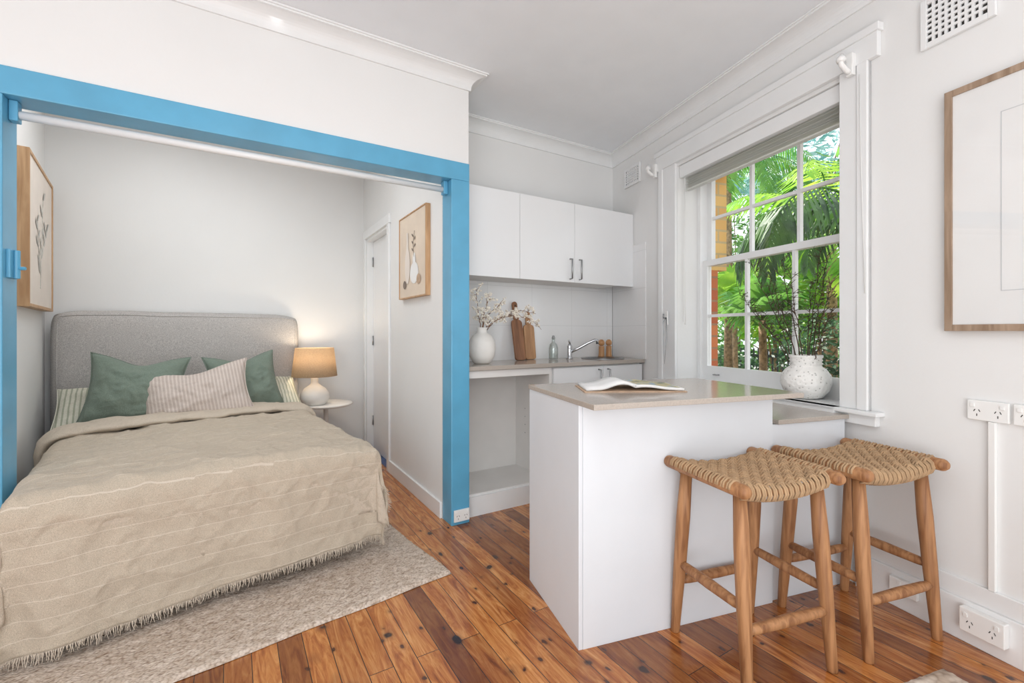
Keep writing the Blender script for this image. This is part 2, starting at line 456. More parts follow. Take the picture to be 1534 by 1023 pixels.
bf = thing('trim_2', '', '', FB, kind='structure')
w = MB()
w.box(OP0-.115, 0, -.012, .128, BB, BT)
w.build('head_beam', M['blue'], bf, bevel=.004)
B(-.118, 0.0, -.012, .128, 0, BB).build('post', M['blue'], bf, bevel=.004)
B(OP0-.115, OP0, -.012, .128, 0, BB).build('post', M['blue'], bf, bevel=.004)
hg = B(OP0, OP0+.012, .02, .10, 1.36, 1.47).tube([(OP0+.018, .06, 1.36), (OP0+.018, .06, 1.47)], .011, 10)
hg.tube([(OP0+.02, .06, 1.40), (OP0+.045, .05, 1.40)], .007, 8)
hg.build('latch', M['blue'], bf, bevel=.001)
rl = thing('hanging_rail', 'white tubular curtain rail running under the blue beam of the bed alcove', 'curtain rail', FB, 0, .06, 2.005)
MB().tube([(OP0+.02, 0, 0), (-.135, 0, 0)], .017, 16).build('rail', M['trim'], rl, smooth=True)
for x in (OP0+.001, -.145):
    B(x, x+.026, -.022, .022, -.03, .049).build('bracket', M['blue'], rl, bevel=.003)

struct('baseboard_partition', B(-.134, -.118, .128, DY0-.07, 0, .10), M['trim'], FB, bevel=.003)
struct('baseboard_partition_end', B(-.134, -.118, DY1+.05, 2.2, 0, .10), M['trim'], FB, bevel=.003)
w = MB().box(-.022, 0, -8, -2.11, 0, .155); w.box(-.013, 0, -8, -2.11, .155, .225)
struct('baseboard_right', w, M['trim'], FW, bevel=.003)
struct('baseboard_alcove', B(-1.49, .8, 2.155, 2.17, 0, .10), M['trim'], FD)

d = thing('door_1', '', '', FB, kind='structure')
w = MB(); w.box(-.135, -.118, DY0-.065, DY0, 0, DZ+.065); w.box(-.135, -.118, DY1, DY1+.05, 0, DZ+.065)
w.box(-.138, -.118, DY0-.08, DY1+.05, DZ, DZ+.075)
w.build('architrave', M['trim'], d, bevel=.003)
w = MB(); w.box(-.118, 0, DY0, DY0+.02, 0, DZ); w.box(-.118, 0, DY1-.02, DY1, 0, DZ); w.box(-.118, 0, DY0, DY1, DZ-.02, DZ)
w.build('jamb', M['trim'], d)
leaf = B(-.055, -.018, DY0+.02, DY1-.02, .012, DZ-.022).build('door_leaf', M['cab'], d, bevel=.002)
for z in (.25, 1.02, 1.78):
    MB().tube([(-.062, DY1-.025, z), (-.062, DY1-.025, z+.09)], .006, 8).build('hinge', M['steel'], leaf, smooth=True)
struct('floor_threshold', B(-.112, 0, DY0+.02, DY1-.02, 0, .006), M['bluetile'], FB)

struct('trim_3', B(.0, 1.66, .4995, .5075, .935, 1.525), M['tile'], FB)
struct('trim_4', B(-.008, 0, -.50, -.01, .935, 1.86), M['tile'], FW, rz=0)

# ------------------------------------------------------------------ window
wn = thing('window_1', '', '', FW, kind='structure')
w = MB()
w.box(-.022, 0, -WS0, -.69, .80, WZ1+.02); w.box(-.03, 0, -.735, -.69, .80, WZ1+.02)
w.box(-.022, 0, -2.165, -WS1, .80, WZ1+.02); w.box(-.03, 0, -2.165, -2.12, .80, WZ1+.02)
w.box(-.026, 0, -2.205, -.655, WZ1+.02, 2.49); w.box(-.036, 0, -2.215, -.645, 2.455, 2.49)
w.build('architrave', M['trim'], wn, bevel=.003)
w = MB()
w.box(-.055, .26, -WS1, -WS0, WZ0-.03, .80); w.box(-.055, 0, -2.22, -.64, .782, .80); w.box(-.03, 0, -2.20, -.66, .735, .782)
w.box(.20, .34, -WS1-.02, -WS0+.02, .74, .80)
w.build('window_sill', M['trim'], wn, bevel=.004)
w = MB()
for (a, b_) in ((-WS0-.035, -WS0), (-WS1, -WS1+.035)):
    w.box(.17, .27, a, b_, .80, WZ1)
w.box(.17, .27, -WS1, -WS0, WZ1-.03, WZ1)
w.build('window_frame', M['trim'], wn, bevel=.003)
def sash(name, x, z0, z1, rows, bot, top):
    a0, a1 = -WS1+.035, -WS0-.035
    s = MB(); t = .045
    s.box(x, x+.035, a0, a0+t, z0, z1); s.box(x, x+.035, a1-t, a1, z0, z1)
    s.box(x, x+.035, a0+t, a1-t, z0, z0+bot); s.box(x, x+.035, a0+t, a1-t, z1-top, z1)
    g0, g1 = a0+t, a1-t; h0, h1 = z0+bot, z1-top
    for i in (1, 2):
        c = g0+(g1-g0)*i/3; s.box(x+.006, x+.03, c-.010, c+.010, h0, h1)
    for i in range(1, rows):
        c = h0+(h1-h0)*i/rows; s.box(x+.0065, x+.0295, g0, g1, c-.010, c+.010)
    o = s.build(name, M['trim'], wn)
    B(x+.016, x+.019, g0, g1, h0, h1).build('pane', M['glass'], o)
    return o
lo = sash('lower_sash', .19, .80, 1.655, 2, .11, .04)
sash('upper_sash', .228, 1.62, WZ1-.03, 2, .04, .05)
for y in (-1.62, -1.05):
    MB().tube([(.183, y-.02, .855), (.165, y-.015, .855), (.165, y+.015, .855), (.183, y+.02, .855)], .005, 8).build('sash_lift', M['steel'], lo, smooth=True)

bl = thing('venetian_blind', 'white venetian blind pulled up at the head of the window', 'blind', FW, 0, 0, 0)
B(.012, .085, -WS1+.006, -WS0-.006, 2.243, WZ1-.002).build('head_rail', M['trim'], bl, bevel=.003)
for i in range(6):
    z = 2.232-i*.0125
    s = MB().add([(.04, -WS1+.02+random.uniform(0, .012), -.003), (.04, -WS0-.03, -.003), (.058, -WS0-.03, .001), (.058, -WS1+.02, .001), (.078, -WS0-.03, -.003), (.078, -WS1+.02, -.003)], [(0, 1, 2, 3), (3, 2, 4, 5)])
    o = s.build('slat', M['slat'], bl, loc=(0, 0, z), solid=.001)
    o.rotation_euler = (random.uniform(-.009, .009), 0, 0)
B(.04, .078, -WS1+.02, -WS0-.03, 2.148, 2.157).build('bottom_rail', M['slat'], bl, bevel=.002)
MB().tube([(.02, -WS0-.05, 2.235), (.018, -WS0-.05, 1.7), (.016, -WS0-.045, 1.22), (.02, -WS0-.06, 1.20), (.018, -WS0-.058, 1.7), (.02, -WS0-.058, 2.235)], .0022, 6).build('pull_cord', M['plastic'], bl, smooth=True)
MB().tube([(-.032, -2.135, 2.30), (-.036, -2.145, 1.9), (-.034, -2.16, 1.32)], .0016, 6).build('hanging_cord', M['plastic'], bl, smooth=True)

for (yy, lab) in ((-.66, 'far white curtain rod bracket at the kitchen end of the window head'), (-2.10, 'near white scrolled curtain rod bracket above the right window casing')):
    t = thing('rod_bracket', lab, 'bracket', FW, -.036, yy, 2.36, 0, 'curtain rod brackets')
    B(-.012, .012, -.015, .015, -.05, .05).build('back_plate', M['plastic'], t, bevel=.003)
    MB().tube([(-.005, 0, -.035), (-.03, 0, -.03), (-.06, 0, -.01), (-.068, 0, .02), (-.055, 0, .035)], [.012, .012, .011, .010, .008], 10).build('hook_arm', M['plastic'], t, smooth=True)
    MB().lathe([(0, -.012), (.016, -.012), (.02, 0), (.016, .012), (0, .012)], 14).build('cup', M['plastic'], t, loc=(-.062, 0, .012), smooth=True)
tb = thing('chain_tensioner', 'small white chain loop holder on the left window casing', 'blind chain', FW, -.03, -.80, 1.20)
B(-.012, .0, -.012, .012, 0, .10).build('holder', M['plastic'], tb, bevel=.003)
MB().tube([(-.014, 0, .05), (-.03, .01, .02), (-.03, .005, -.1), (-.026, 0, -.28), (-.02, -.012, -.1), (-.014, -.006, .05)], .003, 6).build('chain', M['steel'], tb, smooth=True)
MB().tube([(-.012, 0, .05), (-.035, 0, .05), (-.035, 0, .08)], .006, 8).build('hook', M['steel'], tb, smooth=True)

# ------------------------------------------------------------------ kitchen
YU = .1875
xs = [.008, xat(FB, 779, YU), xat(FB, 861, YU), xat(FB, 932, YU), 1.598]
UZ0, UZ1 = 1.525, 2.115
def handle(parent, x, y, z0, z1):
    MB().tube([(x, y, z0), (x, y-.028, z0+.002), (x, y-.028, z1-.002), (x, y, z1)], .006, 8).build('handle', M['steel'], parent, smooth=True)
def wallcab(label, x0, x1, doors, hs, filler=None):
    t = thing('wall_cabinet', label, 'cabinet', FB, 0, 0, 0, 0, 'white wall cabinets')
    B(x0, x1, YU+.018, .4985, UZ0, UZ1).build('body', M['inner'], t)
    for (a, b_), h in zip(doors, hs):
        o = B(a+.0015, b_-.0015, YU, YU+.017, UZ0-.004, UZ1).build('door', M['cab'], t, bevel=.001)
        if h: handle(o, h, YU, UZ0+.02, UZ0+.17)
    if filler: B(filler[0], filler[1], YU+.002, YU+.017, UZ0-.004, UZ1).build('filler_panel', M['cab'], t)
wallcab('single door white wall cabinet beside the blue post', xs[0], xs[1]-.001, [(xs[0], xs[1])], [None])
wallcab('double door white wall cabinet with two bar handles beside the window', xs[1]+.001, xs[3], [(xs[1], xs[2]), (xs[2], xs[3])], [xs[2]-.045, xs[2]+.045], (xs[3], xs[4]))

YF = .0475
xb = xat(FB, 826, YF); xd = xat(FB, 904, YF)
t = thing('base_cabinet', 'open white appliance bay under the worktop next to the blue post', 'cabinet', FB)
w = MB(); w.box(.008, .026, YF, .495, 0, .905); w.box(xb-.018, xb, YF, .495, 0, .905)
w.box(.026, xb-.018, YF+.02, .485, .115, .133); w.box(.026, xb-.018, .48, .495, 0, .905)
w.box(.026, xb-.018, YF, YF+.018, .86, .905)
w.build('body', M['inner'], t, bevel=.001)
B(.026, xb-.018, YF+.002, YF+.02, 0, .12).build('plinth', M['trim'], t)
for z in (.4, .46, .52, .58):
    MB().tube([(xb-.0185, .35, z), (xb-.0172-.004, .35, z)], .004, 6).build('shelf_pin', M['steel'], t)
t = thing('base_cabinet', 'white two door sink cabinet with bar handles under the worktop', 'cabinet', FB)
B(xb+.001, 1.54, YF+.02, .495, .1, .903).build('body', M['inner'], t)
B(xb+.001, 1.54, YF+.05, YF+.066, 0, .1).build('plinth', M['trim'], t)
for a, b_, h in ((xb+.02, xd, xd-.045), (xd, 1.50, xd+.045)):
    o = B(a+.0015, b_-.0015, YF+.002, YF+.019, .105, .895).build('door', M['cab'], t, bevel=.001)
    handle(o, h, YF+.002, .74, .872)
B(1.50, 1.55, YF+.004, YF+.019, .1, .895).build('filler_panel', M['cab'], t)
WT = .935
wt = MB().prism([(.002, .025), (1.55, .025), (1.655, .498), (.002, .498)], .908, WT).build('kitchen_worktop', M['stone'], None, FB, bevel=.002)
tag(wt, 'taupe stone kitchen worktop along the back wall', 'worktop')

sx = xat(FB, 903, .25)
t = thing('sink', 'round stainless steel sink set in the kitchen worktop', 'sink', FB, sx, .25, WT)
MB().lathe([(.17, 0), (.172, .004), (.165, .007), (.155, .006), (.148, .001)], 40).build('rim', M['steel'], t, smooth=True)
MB().lathe([(.15, .0012), (.09, .0008), (.03, .0006), (0, .0006)], 40).build('bowl', M['chrome'], t, smooth=True)
MB().lathe([(.028, .001), (.026, .004), (0, .0035)], 20).build('drain', M['steel'], t, smooth=True)
fx = xat(FB, 853, .36)
t = thing('mixer_tap', 'chrome single lever mixer tap behind the sink', 'tap', FB, fx, .36, WT)
MB().lathe([(.028, 0), (.028, .008), (.022, .014), (.020, .085), (.022, .10), (.016, .115), (0, .118)], 24).build('body', M['chrome'], t, smooth=True)
MB().tube([(.0, 0, .05), (.06, -.04, .085), (.12, -.08, .125), (.165, -.11, .15), (.182, -.12, .148), (.185, -.122, .12)], [.012, .012, .011, .011, .012, .012], 12).build('spout', M['chrome'], t, smooth=True)
MB().tube([(0, 0, .105), (-.012, -.02, .125), (-.045, -.05, .145)], [.011, .008, .007], 10).build('lever', M['chrome'], t, smooth=True)
for px, lab in ((901, 'left round topped wooden pepper mill behind the sink'), (912, 'right round topped wooden salt mill behind the sink')):
    x = xat(FB, px, .40)
    t = thing('spice_mill', lab, 'mill', FB, x, .40, WT, 0, 'wooden mills')
    MB().lathe([(.026, 0), (.027, .01), (.024, .03), (.023, .085), (.025, .094), (.0, .095)], 20).build('body', M['mill'], t, smooth=True)
    MB().lathe([(.0, .096), (.015, .097), (.024, .108), (.027, .122), (.023, .138), (.012, .149), (0, .151)], 20).build('knob', M['mill'], t, smooth=True)
bx_ = xat(FB, 829, .34)
t = thing('glass_bottle', 'clear glass bottle between cutting boards and tap', 'bottle', FB, bx_, .34, WT)
MB().lathe([(0, .003), (.034, .003), (.037, .015), (.037, .09), (.03, .118), (.014, .135), (.013, .16), (.016, .163), (.016, .17), (.011, .17), (.010, .135), (.026, .115), (.033, .09), (.033, .008), (0, .006)], 28).build('body', M['bottle'], t, smooth=True)
MB().lathe([(0, .165), (.010, .165), (.012, .172), (.009, .185), (0, .187)], 14).build('stopper', M['steel'], t, smooth=True)
def board(lab, px, y, wd, ht, m, tilt, hh):
    x = xat(FB, px, y)
    pts = []
    r = .02; n = 6
    def arc(cx, cy, r, a0, a1):
        return [(cx+r*cos(a0+(a1-a0)*i/n), cy+r*sin(a0+(a1-a0)*i/n)) for i in range(n+1)]
    hw = wd/2
    pts += arc(hw-r, r, r, -pi/2, 0)+arc(hw-r*1.5, ht-r*1.5, r*1.5, 0, pi/2)
    pts += [(.024, ht+.008), (.019, ht+.03)]+arc(0, ht+hh-.02, .022, 0, pi)+[(-.019, ht+.03), (-.024, ht+.008)]
    pts += arc(-hw+r*1.5, ht-r*1.5, r*1.5, pi/2, pi)+arc(-hw+r, r, r, pi, 1.5*pi)
    t = thing('cutting_board', lab, 'cutting board', FB, x, y, WT+.002, 0, 'leaning cutting boards')
    o = MB().prism(pts, -.009, .009, 'xz').build('board', m, t, bevel=.003)
    o.rotation_euler = (-tilt, 0, radians(4))
    MB().tube([(0, -.0105, ht+hh-.03), (0, .0105, ht+hh-.03)], .006, 10).build('hanging_hole', M['dark'], o)
board('dark walnut cutting board leaning on the tiles behind the blossoms', 780, .395, .095, .31, M['walnut'], .19, .14)
board('pale acacia cutting board leaning behind the dark one', 795, .44, .10, .27, M['acacia'], .12, .10)

def blossom_arr(branch_list, name, lab, cat, base, twigm, petm, r=.011, dens=.03, tw=.0035, leafy=False):
    t = thing(name, lab, cat, F0, base.x, base.y, base.z)
    tm = MB(); pm = MB(); rnd = random.Random(3)
    for br in branch_list:
        P = [Vector(p) for p in br]
        Q = []
        for i in range(len(P)-1):
            for k in range(6):
                f_ = k/6; q = P[i].lerp(P[i+1], f_)
                q += Vector((rnd.uniform(-1, 1), rnd.uniform(-1, 1), rnd.uniform(-1, 1)))*.004
                Q.append(q)
        Q.append(P[-1]); m = len(Q)
        tm.tube(Q, [tw*(1-.7*i/m) for i in range(m)], 5)
        for i in range(int(m*(.4 if leafy else .3)), m, 1 if leafy else 2):
            for _ in range(2):
                d = Vector((rnd.uniform(-1, 1), rnd.uniform(-1, .3) if leafy else rnd.uniform(-1, 1), rnd.uniform(-.2, 1))).normalized()
                L = rnd.uniform(.02, .07)
                q2 = Q[i]+d*L
                tm.tube([Q[i], Q[i]+d*L*.5+Vector((0, 0, .004)), q2], [tw*.5, tw*.4, tw*.3], 4)
                for j in range(3):
                    c = Q[i].lerp(q2, .4+.3*j)+Vector((rnd.uniform(-1, 1), rnd.uniform(-1, 1), rnd.uniform(-1, 1)))*.006
                    if leafy:
                        a = Vector((rnd.uniform(-1, 1), rnd.uniform(-1, 1), rnd.uniform(-.5, 1))).normalized(); b_ = a.orthogonal().normalized()
                        s = rnd.uniform(.006, .012)
                        pm.add([c, c+a*s+b_*s*.4, c+a*s*2, c+a*s-b_*s*.4], [(0, 1, 2, 3)])
                    else:
                        for q in range(3):
                            pm.blob(c+Vector((rnd.uniform(-1, 1), rnd.uniform(-1, 1), rnd.uniform(-1, 1)))*r*.7, r*rnd.uniform(.5, .9))
    tm.build('stems', twigm, t, smooth=True)
    pm.build('leaves' if leafy else 'blossoms', petm, t, kind='stuff')
    return t
vx = xat(FB, 722, .24)
vb = wp(FB, vx, .24, WT)
t = thing('round_vase', 'round matte white ceramic vase holding blossom branches on the worktop', 'vase', FB, vx, .24, WT)
MB().lathe([(0, 0), (.045, 0), (.06, .008), (.085, .05), (.094, .10), (.088, .15), (.065, .19), (.04, .205), (.034, .215), (.034, .235), (.038, .245), (.032, .245), (.028, .235), (.028, .2)], 40).build('body', M['ceramic'], t, smooth=True)
d1 = Vector((cos(FB[1]), sin(FB[1]), 0)); up = Vector((0, 0, 1)); d2 = Vector((-sin(FB[1]), cos(FB[1]), 0))
def kp(a, b_, c): return d1*a+d2*b_+up*c
blossom_arr([[kp(0, 0, .2), kp(-.02, 0, .30), kp(-.05, -.02, .42), kp(-.06, -.03, .50)],
             [kp(0, 0, .2), kp(.02, .0, .30), kp(.07, -.02, .36), kp(.13, -.03, .41)],
             [kp(0, 0, .2), kp(.05, -.03, .27), kp(.14, -.05, .32), kp(.22, -.06, .33)],
             [kp(0, 0, .2), kp(-.01, -.03, .29), kp(.01, -.05, .39), kp(.04, -.05, .47)],
             [kp(0, 0, .2), kp(.06, 0, .29), kp(.22, -.04, .33), kp(.34, -.08, .31), kp(.42, -.1, .23)],
             [kp(0, 0, .2), kp(.10, -.02, .30), kp(.26, -.08, .36), kp(.36, -.12, .34)]],
            'blossom_branches', 'white blossom branches arching out of the round vase on the worktop', 'branches', vb, M['brtwig'], M['petal'], .010)

# ------------------------------------------------------------------ island
IT = .905
t = thing('kitchen_island', 'white panelled kitchen island standing on the timber floor', 'island', FI)
B(.0, .016, .001, .498, 0, .885).build('end_panel', M['isl'], t, bevel=.001)
B(.017, .914, 0, .016, 0, .885).build('front_panel', M['isl'], t, bevel=.001)
B(.017, .914, .017, .497, .003, .884).build('body', M['inner'], t)
it = B(-.004, .945, -.12, .505, .885, IT).build('island_worktop', M['stone'], None, FI, bevel=.002)
tag(it, 'overhanging taupe stone top of the kitchen island', 'worktop')
t = thing('low_bench_unit', 'lower white bench unit between the island and the window wall', 'cabinet', FI)
B(.919, 1.36, .012, .497, 0, .752).build('body', M['isl'], t, bevel=.001)
B(.948, 1.372, .0, .505, .753, .773).build('bench_top', M['stone'], t, bevel=.002)

t = thing('open_book', 'open hardback photo book lying on the island top', 'book', FI, .345, .215, IT, -.30)
B(-.21, .21, -.115, .115, 0, .004).build('cover', M['tanink'], t, bevel=.001)
def page(sgn, hump):
    def fn(u, v):
        x = u*.2; z = .010+hump*sin(min(1, u*1.5)*pi)*(1-u)*2.0+.012*(1-u)
        return (sgn*x, -.108+.216*v, z)
    return fn
l = MB().grid(page(-1, .013), 14, 4).build('pages', M['paper'], t, solid=.010, smooth=True)
r_ = MB().grid(page(1, .004), 14, 4).build('pages', M['paper'], t, solid=.010, smooth=True)
def pic(u, v):
    x, y, z = page(1, .004)(.06+u*.9, .05+v*.9); return (x, y, z+.0058)
m_, nt, b_ = newmat('garden_photograph_print')
n = N(nt, 'ShaderNodeTexNoise'); n.inputs['Scale'].default_value = 16; n.inputs['Detail'].default_value = 4
nt.links.new(mapping(nt), n.inputs['Vector'])
nt.links.new(ramp(nt, n.outputs['Fac'], [(.3, (66, 76, 70)), (.45, (146, 150, 124)), (.55, (204, 190, 140)), (.7, (150, 176, 196))]), b_.inputs['Base Color'])
b_.inputs['Roughness'].default_value = .5
MB().grid(pic, 12, 4).build('printed_photo', m_, r_)

# ------------------------------------------------------------------ pitted vase on the sill
vy = yat(FW, 1207, .085)
vw = wp(FW, .085, vy, .80)
t = thing('pitted_vase', 'white pitted round vase with ribbed neck standing on the window sill', 'vase', F0, vw.x, vw.y, .80)
MB().lathe([(0, 0), (.05, 0), (.075, .01), (.105, .045), (.118, .085), (.112, .125), (.092, .155), (.074, .168), (.070, .176), (.077, .184), (.070, .192), (.077, .201), (.071, .209), (.078, .218), (.077, .228), (.068, .228), (.062, .2), (.064, .17)], 48).build('body', M['speckle'], t, smooth=True)
ex = Vector((.9476, .3196, 0)); ww = Vector((.3196, -.9476, 0))
def wq(a, b_, c): return ww*a+ex*b_+up*c
bl_ = []
for (a, b_, c) in ((-.32, -.04, .76), (-.22, .0, .66), (-.13, -.02, .74), (-.05, -.05, .66), (.08, .0, .76), (.16, -.06, .72), (.21, -.10, .58), (-.38, -.06, .58), (.05, -.03, .6), (-.27, -.08, .5), (.20, -.09, .44), (-.17, -.06, .58)):
    bl_.append([wq(a*.15, 0, .12), wq(a*.40, b_*.3, .12+(c-.12)*.38), wq(a*.72, b_*.7, .12+(c-.12)*.70), wq(a, b_, c)])
blossom_arr(bl_, 'twig_arrangement', 'dark leafy twigs rising from the pitted vase in front of the window', 'branches', vw, M['twig'], M['lf_small'], tw=.0034, leafy=True)

# ------------------------------------------------------------------ stools
def make_stool(lab):
    t = thing('bar_stool', lab, 'bar stool', FI, 0, 0, 0, 0, 'teak stools with woven seats')
    legs = {}
    for sx in (-1, 1):
        for sy in (-1, 1):
            a = Vector((sx*.168, sy*.125, .645)); b_ = Vector((sx*.184, sy*.172, 0.0))
            legs[(sx, sy)] = (a, b_)
            MB().tube([a, a.lerp(b_, .3), a.lerp(b_, .6), b_+Vector((0, 0, .004)), b_], [.020, .025, .023, .0165, .015], 16).build('leg', M['stool'], t, smooth=True)
    def on(k, z):
        a, b_ = legs[k]; return a.lerp(b_, (a.z-z)/a.z)
    def bar(k1, k2, z):
        p, q = on(k1, z), on(k2, z)
        MB().tube([p, p.lerp(q, .12), p.lerp(q, .5), p.lerp(q, .88), q], [.012, .0165, .019, .0165, .012], 12).build('stretcher', M['stool'], t, smooth=True)
    bar((-1, -1), (-1, 1), .27); bar((1, -1), (1, 1), .27); bar((-1, -1), (1, -1), .20); bar((-1, 1), (1, 1), .20)
    for sx in (-1, 1):
        MB().tube([(sx*.203, -.196, .652), (sx*.203, -.188, .652), (sx*.203, -.18, .652), (sx*.203, 0, .650), (sx*.203, .18, .652), (sx*.203, .188, .652), (sx*.203, .196, .652)], [.013, .020, .023, .022, .023, .020, .013], 16).build('side_rail', M['stool'], t, smooth=True)
    for sy in (-1, 1):
        MB().tube([(-.2, sy*.148, .640), (-.1, sy*.148, .628), (0, sy*.148, .624), (.1, sy*.148, .628), (.2, sy*.148, .640)], .013, 10).build('cross_rail', M['stool'], t, smooth=True)
    w = MB()
    def zs(x): return .670-.026*(1-(x/.2)**2)
    NXP, NYP = 16, 12
    X0, X1, Y0, Y1 = -.188, .188, -.150, .150
    px_ = [X0+(X1-X0)*(i+.5)/NXP for i in range(NXP)]; py_ = [Y0+(Y1-Y0)*(j+.5)/NYP for j in range(NYP)]
    dxp = (X1-X0)/NXP; dyp = (Y1-Y0)/NYP
    A_ = .0050; cr = .0042
    def sq(v): return math.copysign(abs(v)**.6, v)
    for j, yc in enumerate(py_):
        for o_ in (-.19, .19):
            y = yc+o_*dyp; pts = [(-.2275, y, .650), (-.224, y, .666), (-.210, y, .6762), (-.196, y, .674)]
            for i in range(NXP*4+1):
                x = X0+(X1-X0)*i/(NXP*4)
                pts.append((x, y, zs(x)+A_*sq(sin((x-X0)/dxp*pi))*(1 if j % 2 else -1)))
            pts += [(.196, y, .674), (.210, y, .6762), (.224, y, .666), (.2275, y, .650)]
            w.tube(pts, cr, 7)
    for i, xc in enumerate(px_):
        for o_ in (-.19, .19):
            x = xc+o_*dxp; z0 = zs(x)
            pts = [(x, -.140, z0-.052), (x, -.158, z0-.044), (x, -.165, z0-.026), (x, -.160, z0-.008)]
            for j in range(NYP*4+1):
                y = Y0+(Y1-Y0)*j/(NYP*4)
                pts.append((x, y, z0-A_*sq(sin((y-Y0)/dyp*pi))*(1 if i % 2 else -1)*(-1)))
            pts += [(x, .160, z0-.008), (x, .165, z0-.026), (x, .158, z0-.044), (x, .140, z0-.052)]
            w.tube(pts, cr, 7)
    w.build('woven_seat', M['rope'], t, smooth=True)
    return t
s1 = make_stool('wooden bar stool with woven seat, nearer the island corner')
s1.location = (.857, 1.648, 0)
s2 = tree_copy(s1); s2['label'] = 'wooden bar stool with woven seat, beside the window wall sockets'
s2.location = (1.362, 1.808, 0)

# ------------------------------------------------------------------ bed
t = thing('bed', 'double bed with upholstered heather grey headboard in the alcove', 'bed', FD)
B(-1.34, -.05, .05, 2.04, .10, .30).build('base', M['head'], t, bevel=.02)
B(-1.35, -.04, .04, 2.04, .302, .53).build('mattress', M['sheet'], t, bevel=.05, seg=4)
for x in (-1.15, -.28):
    for y in (.40, 1.85):
        MB().tube([(x, y, .018), (x, y, .10)], [.02, .026], 12).build('leg', M['walnut'], t, smooth=True)
def hbfn(front):
    def fn(u, v):
        a = u*2-1; b_ = v*2-1
        hw, hh = .775, .64
        ea = abs(a)**14
        X = -.68+a*hw*(1-.03*max(0, b_)**12); Z = .66+b_*hh-(.035*abs(a)**10 if b_ > 0 else 0)*max(0, b_)**6
        Z += .006*noise.noise(Vector((a*3, 2, 1)))*(b_ > .8)
        th = .065*(max(0, 1-abs(a)**9)**.5)*(max(0, 1-max(0, b_)**12)**.5)
        th += .004*noise.noise(Vector((a*4, b_*4, 3)))*(1-ea)
        return (X, 2.085-th if front else 2.085+th*.9, Z)
    return fn
w = MB().grid(hbfn(True), 70, 60); w2 = MB().grid(hbfn(False), 70, 60); w.add(w2.v, [f[::-1] for f in w2.f])
hb = w.build('headboard', M['head'], t, smooth=True)
md = hb.modifiers.new('weld', 'WELD'); md.merge_threshold = .0005
pp = []
for i in range(61):
    u = .022+.956*i/60
    p = hbfn(True)(u, .975); pp.append((p[0], p[1]-.001, p[2]))
left_ = [hbfn(True)(.022, .3+.675*i/12) for i in range(12)]
right_ = [hbfn(True)(.978, .975-.675*i/12) for i in range(1, 13)]
MB().tube([tuple(p) for p in left_]+pp+[tuple(p) for p in right_], .004, 6).build('piping', M['head'], hb, smooth=True)

TOP = .565; BX = -.70
def prof1(a, h, r):
    q = r*pi/2
    if a <= h: return a, 0.0, 0.0
    if a < h+q:
        th = (a-h)/r; return h+r*sin(th), r*(1-cos(th)), th
    return h+r, r+(a-h-q), pi/2
def ridge(x, y, s, k=5):
    return max(0, 1-abs(noise.noise(Vector((x, y, s))))*2.2)**k
def drape(a, b_, top, hw, foot, r, lift=0.0, wr=1.0):
    sg = 1 if a >= 0 else -1
    xa, da, ta = prof1(abs(a), hw, r)
    yb, db, tb_ = prof1(-b_, 0, r)
    nz = noise.noise(Vector((a*2.2, b_*2.2, .3)))+.5*noise.noise(Vector((a*5.1, b_*4.7, 2.3)))
    x = xa
    mn = min(da, db); mx_ = max(da, db)
    z = top-mx_-.15*mn
    ox = .05*mn; oy = .10*mn
    if db > 0.02: oy += wr*min(db, .35)*(.045*sin(a*10+1.6*noise.noise(Vector((a*3, b_, 1)))*2)+.07*nz+.02)
    if da > 0.02: ox += wr*min(da, .35)*(.07*sin(b_*15+2*noise.noise(Vector((b_*3, 1, 1))))+.04*nz+.03)
    tt = max(ta if da else 0, tb_ if db else 0)
    z += lift*cos(tt)
    ox += lift*sin(ta) if da else 0; oy += lift*sin(tb_) if db else 0
    if mx_ < .03:
        z += wr*(.014*nz+.008*noise.noise(Vector((a*9+b_*4, b_*14, 5)))+.010*ridge(a*3+b_*1.5, b_*5, 8)+.007*ridge(a*7-b_*2, b_*4+a*2, 3)+.004*ridge(a*12, b_*13, 6))
        z += .018*(1-(a/hw)**2 if abs(a) < hw else 0)
    elif db > .03:
        oy += wr*(.007*noise.noise(Vector((a*14, b_*10, 6)))+.009*ridge(a*4+b_*3, b_*3-a, 9)+.005*ridge(a*9-b_*5, b_*8+a*3, 2)+.003*noise.noise(Vector((a*30, b_*26, 7))))
    X = BX+sg*(x+ox)
    Y = (foot-yb-oy) if b_ < 0 else foot+b_
    if z < .03:
        ex_ = .03-z; z = .03-.001*ex_
        if db > da: Y -= ex_*.6
        else: X += sg*ex_*.6
    return (X, Y, z)
HW = .595; RR = .065
dv = thing('duvet', 'oatmeal linen quilt with its top edge folded back on the bed', 'quilt', FD)
def dfn(u, v):
    a = -.98+1.96*u; b_ = -.36+v*(1.42+.36)
    return drape(a, b_, TOP-.006, HW-.012, .068, RR, 0, .8)
MB().grid(dfn, 110, 90).build('cover', M['duvet'], dv, smooth=True, solid=.006)
def ffn(u, v):
    a = -1.0+2.0*u
    th = 2*pi*v
    xa, da, ta = prof1(abs(a), HW, RR)
    c_, s_ = cos(th), sin(th)
    yy = .15*(abs(c_)**.8)*(1 if c_ > 0 else -1); hh = .032+.030*s_
    yy += .02*noise.noise(Vector((a*3, 1.7, th*.2)))
    b_ = 1.27+.05*sin(a*2.5)+yy+.02*noise.noise(Vector((a*5, 3, 3)))
    nz = .012*noise.noise(Vector((a*6, b_*6, 4)))+.008*ridge(a*6, b_*5, 1)
    sg = 1 if a >= 0 else -1
    crown = .018*(1-(a/HW)**2) if abs(a) < HW else 0
    return (BX+sg*(xa+(hh+nz)*sin(ta)), .068+b_, TOP-da+crown+(hh+nz)*cos(ta))
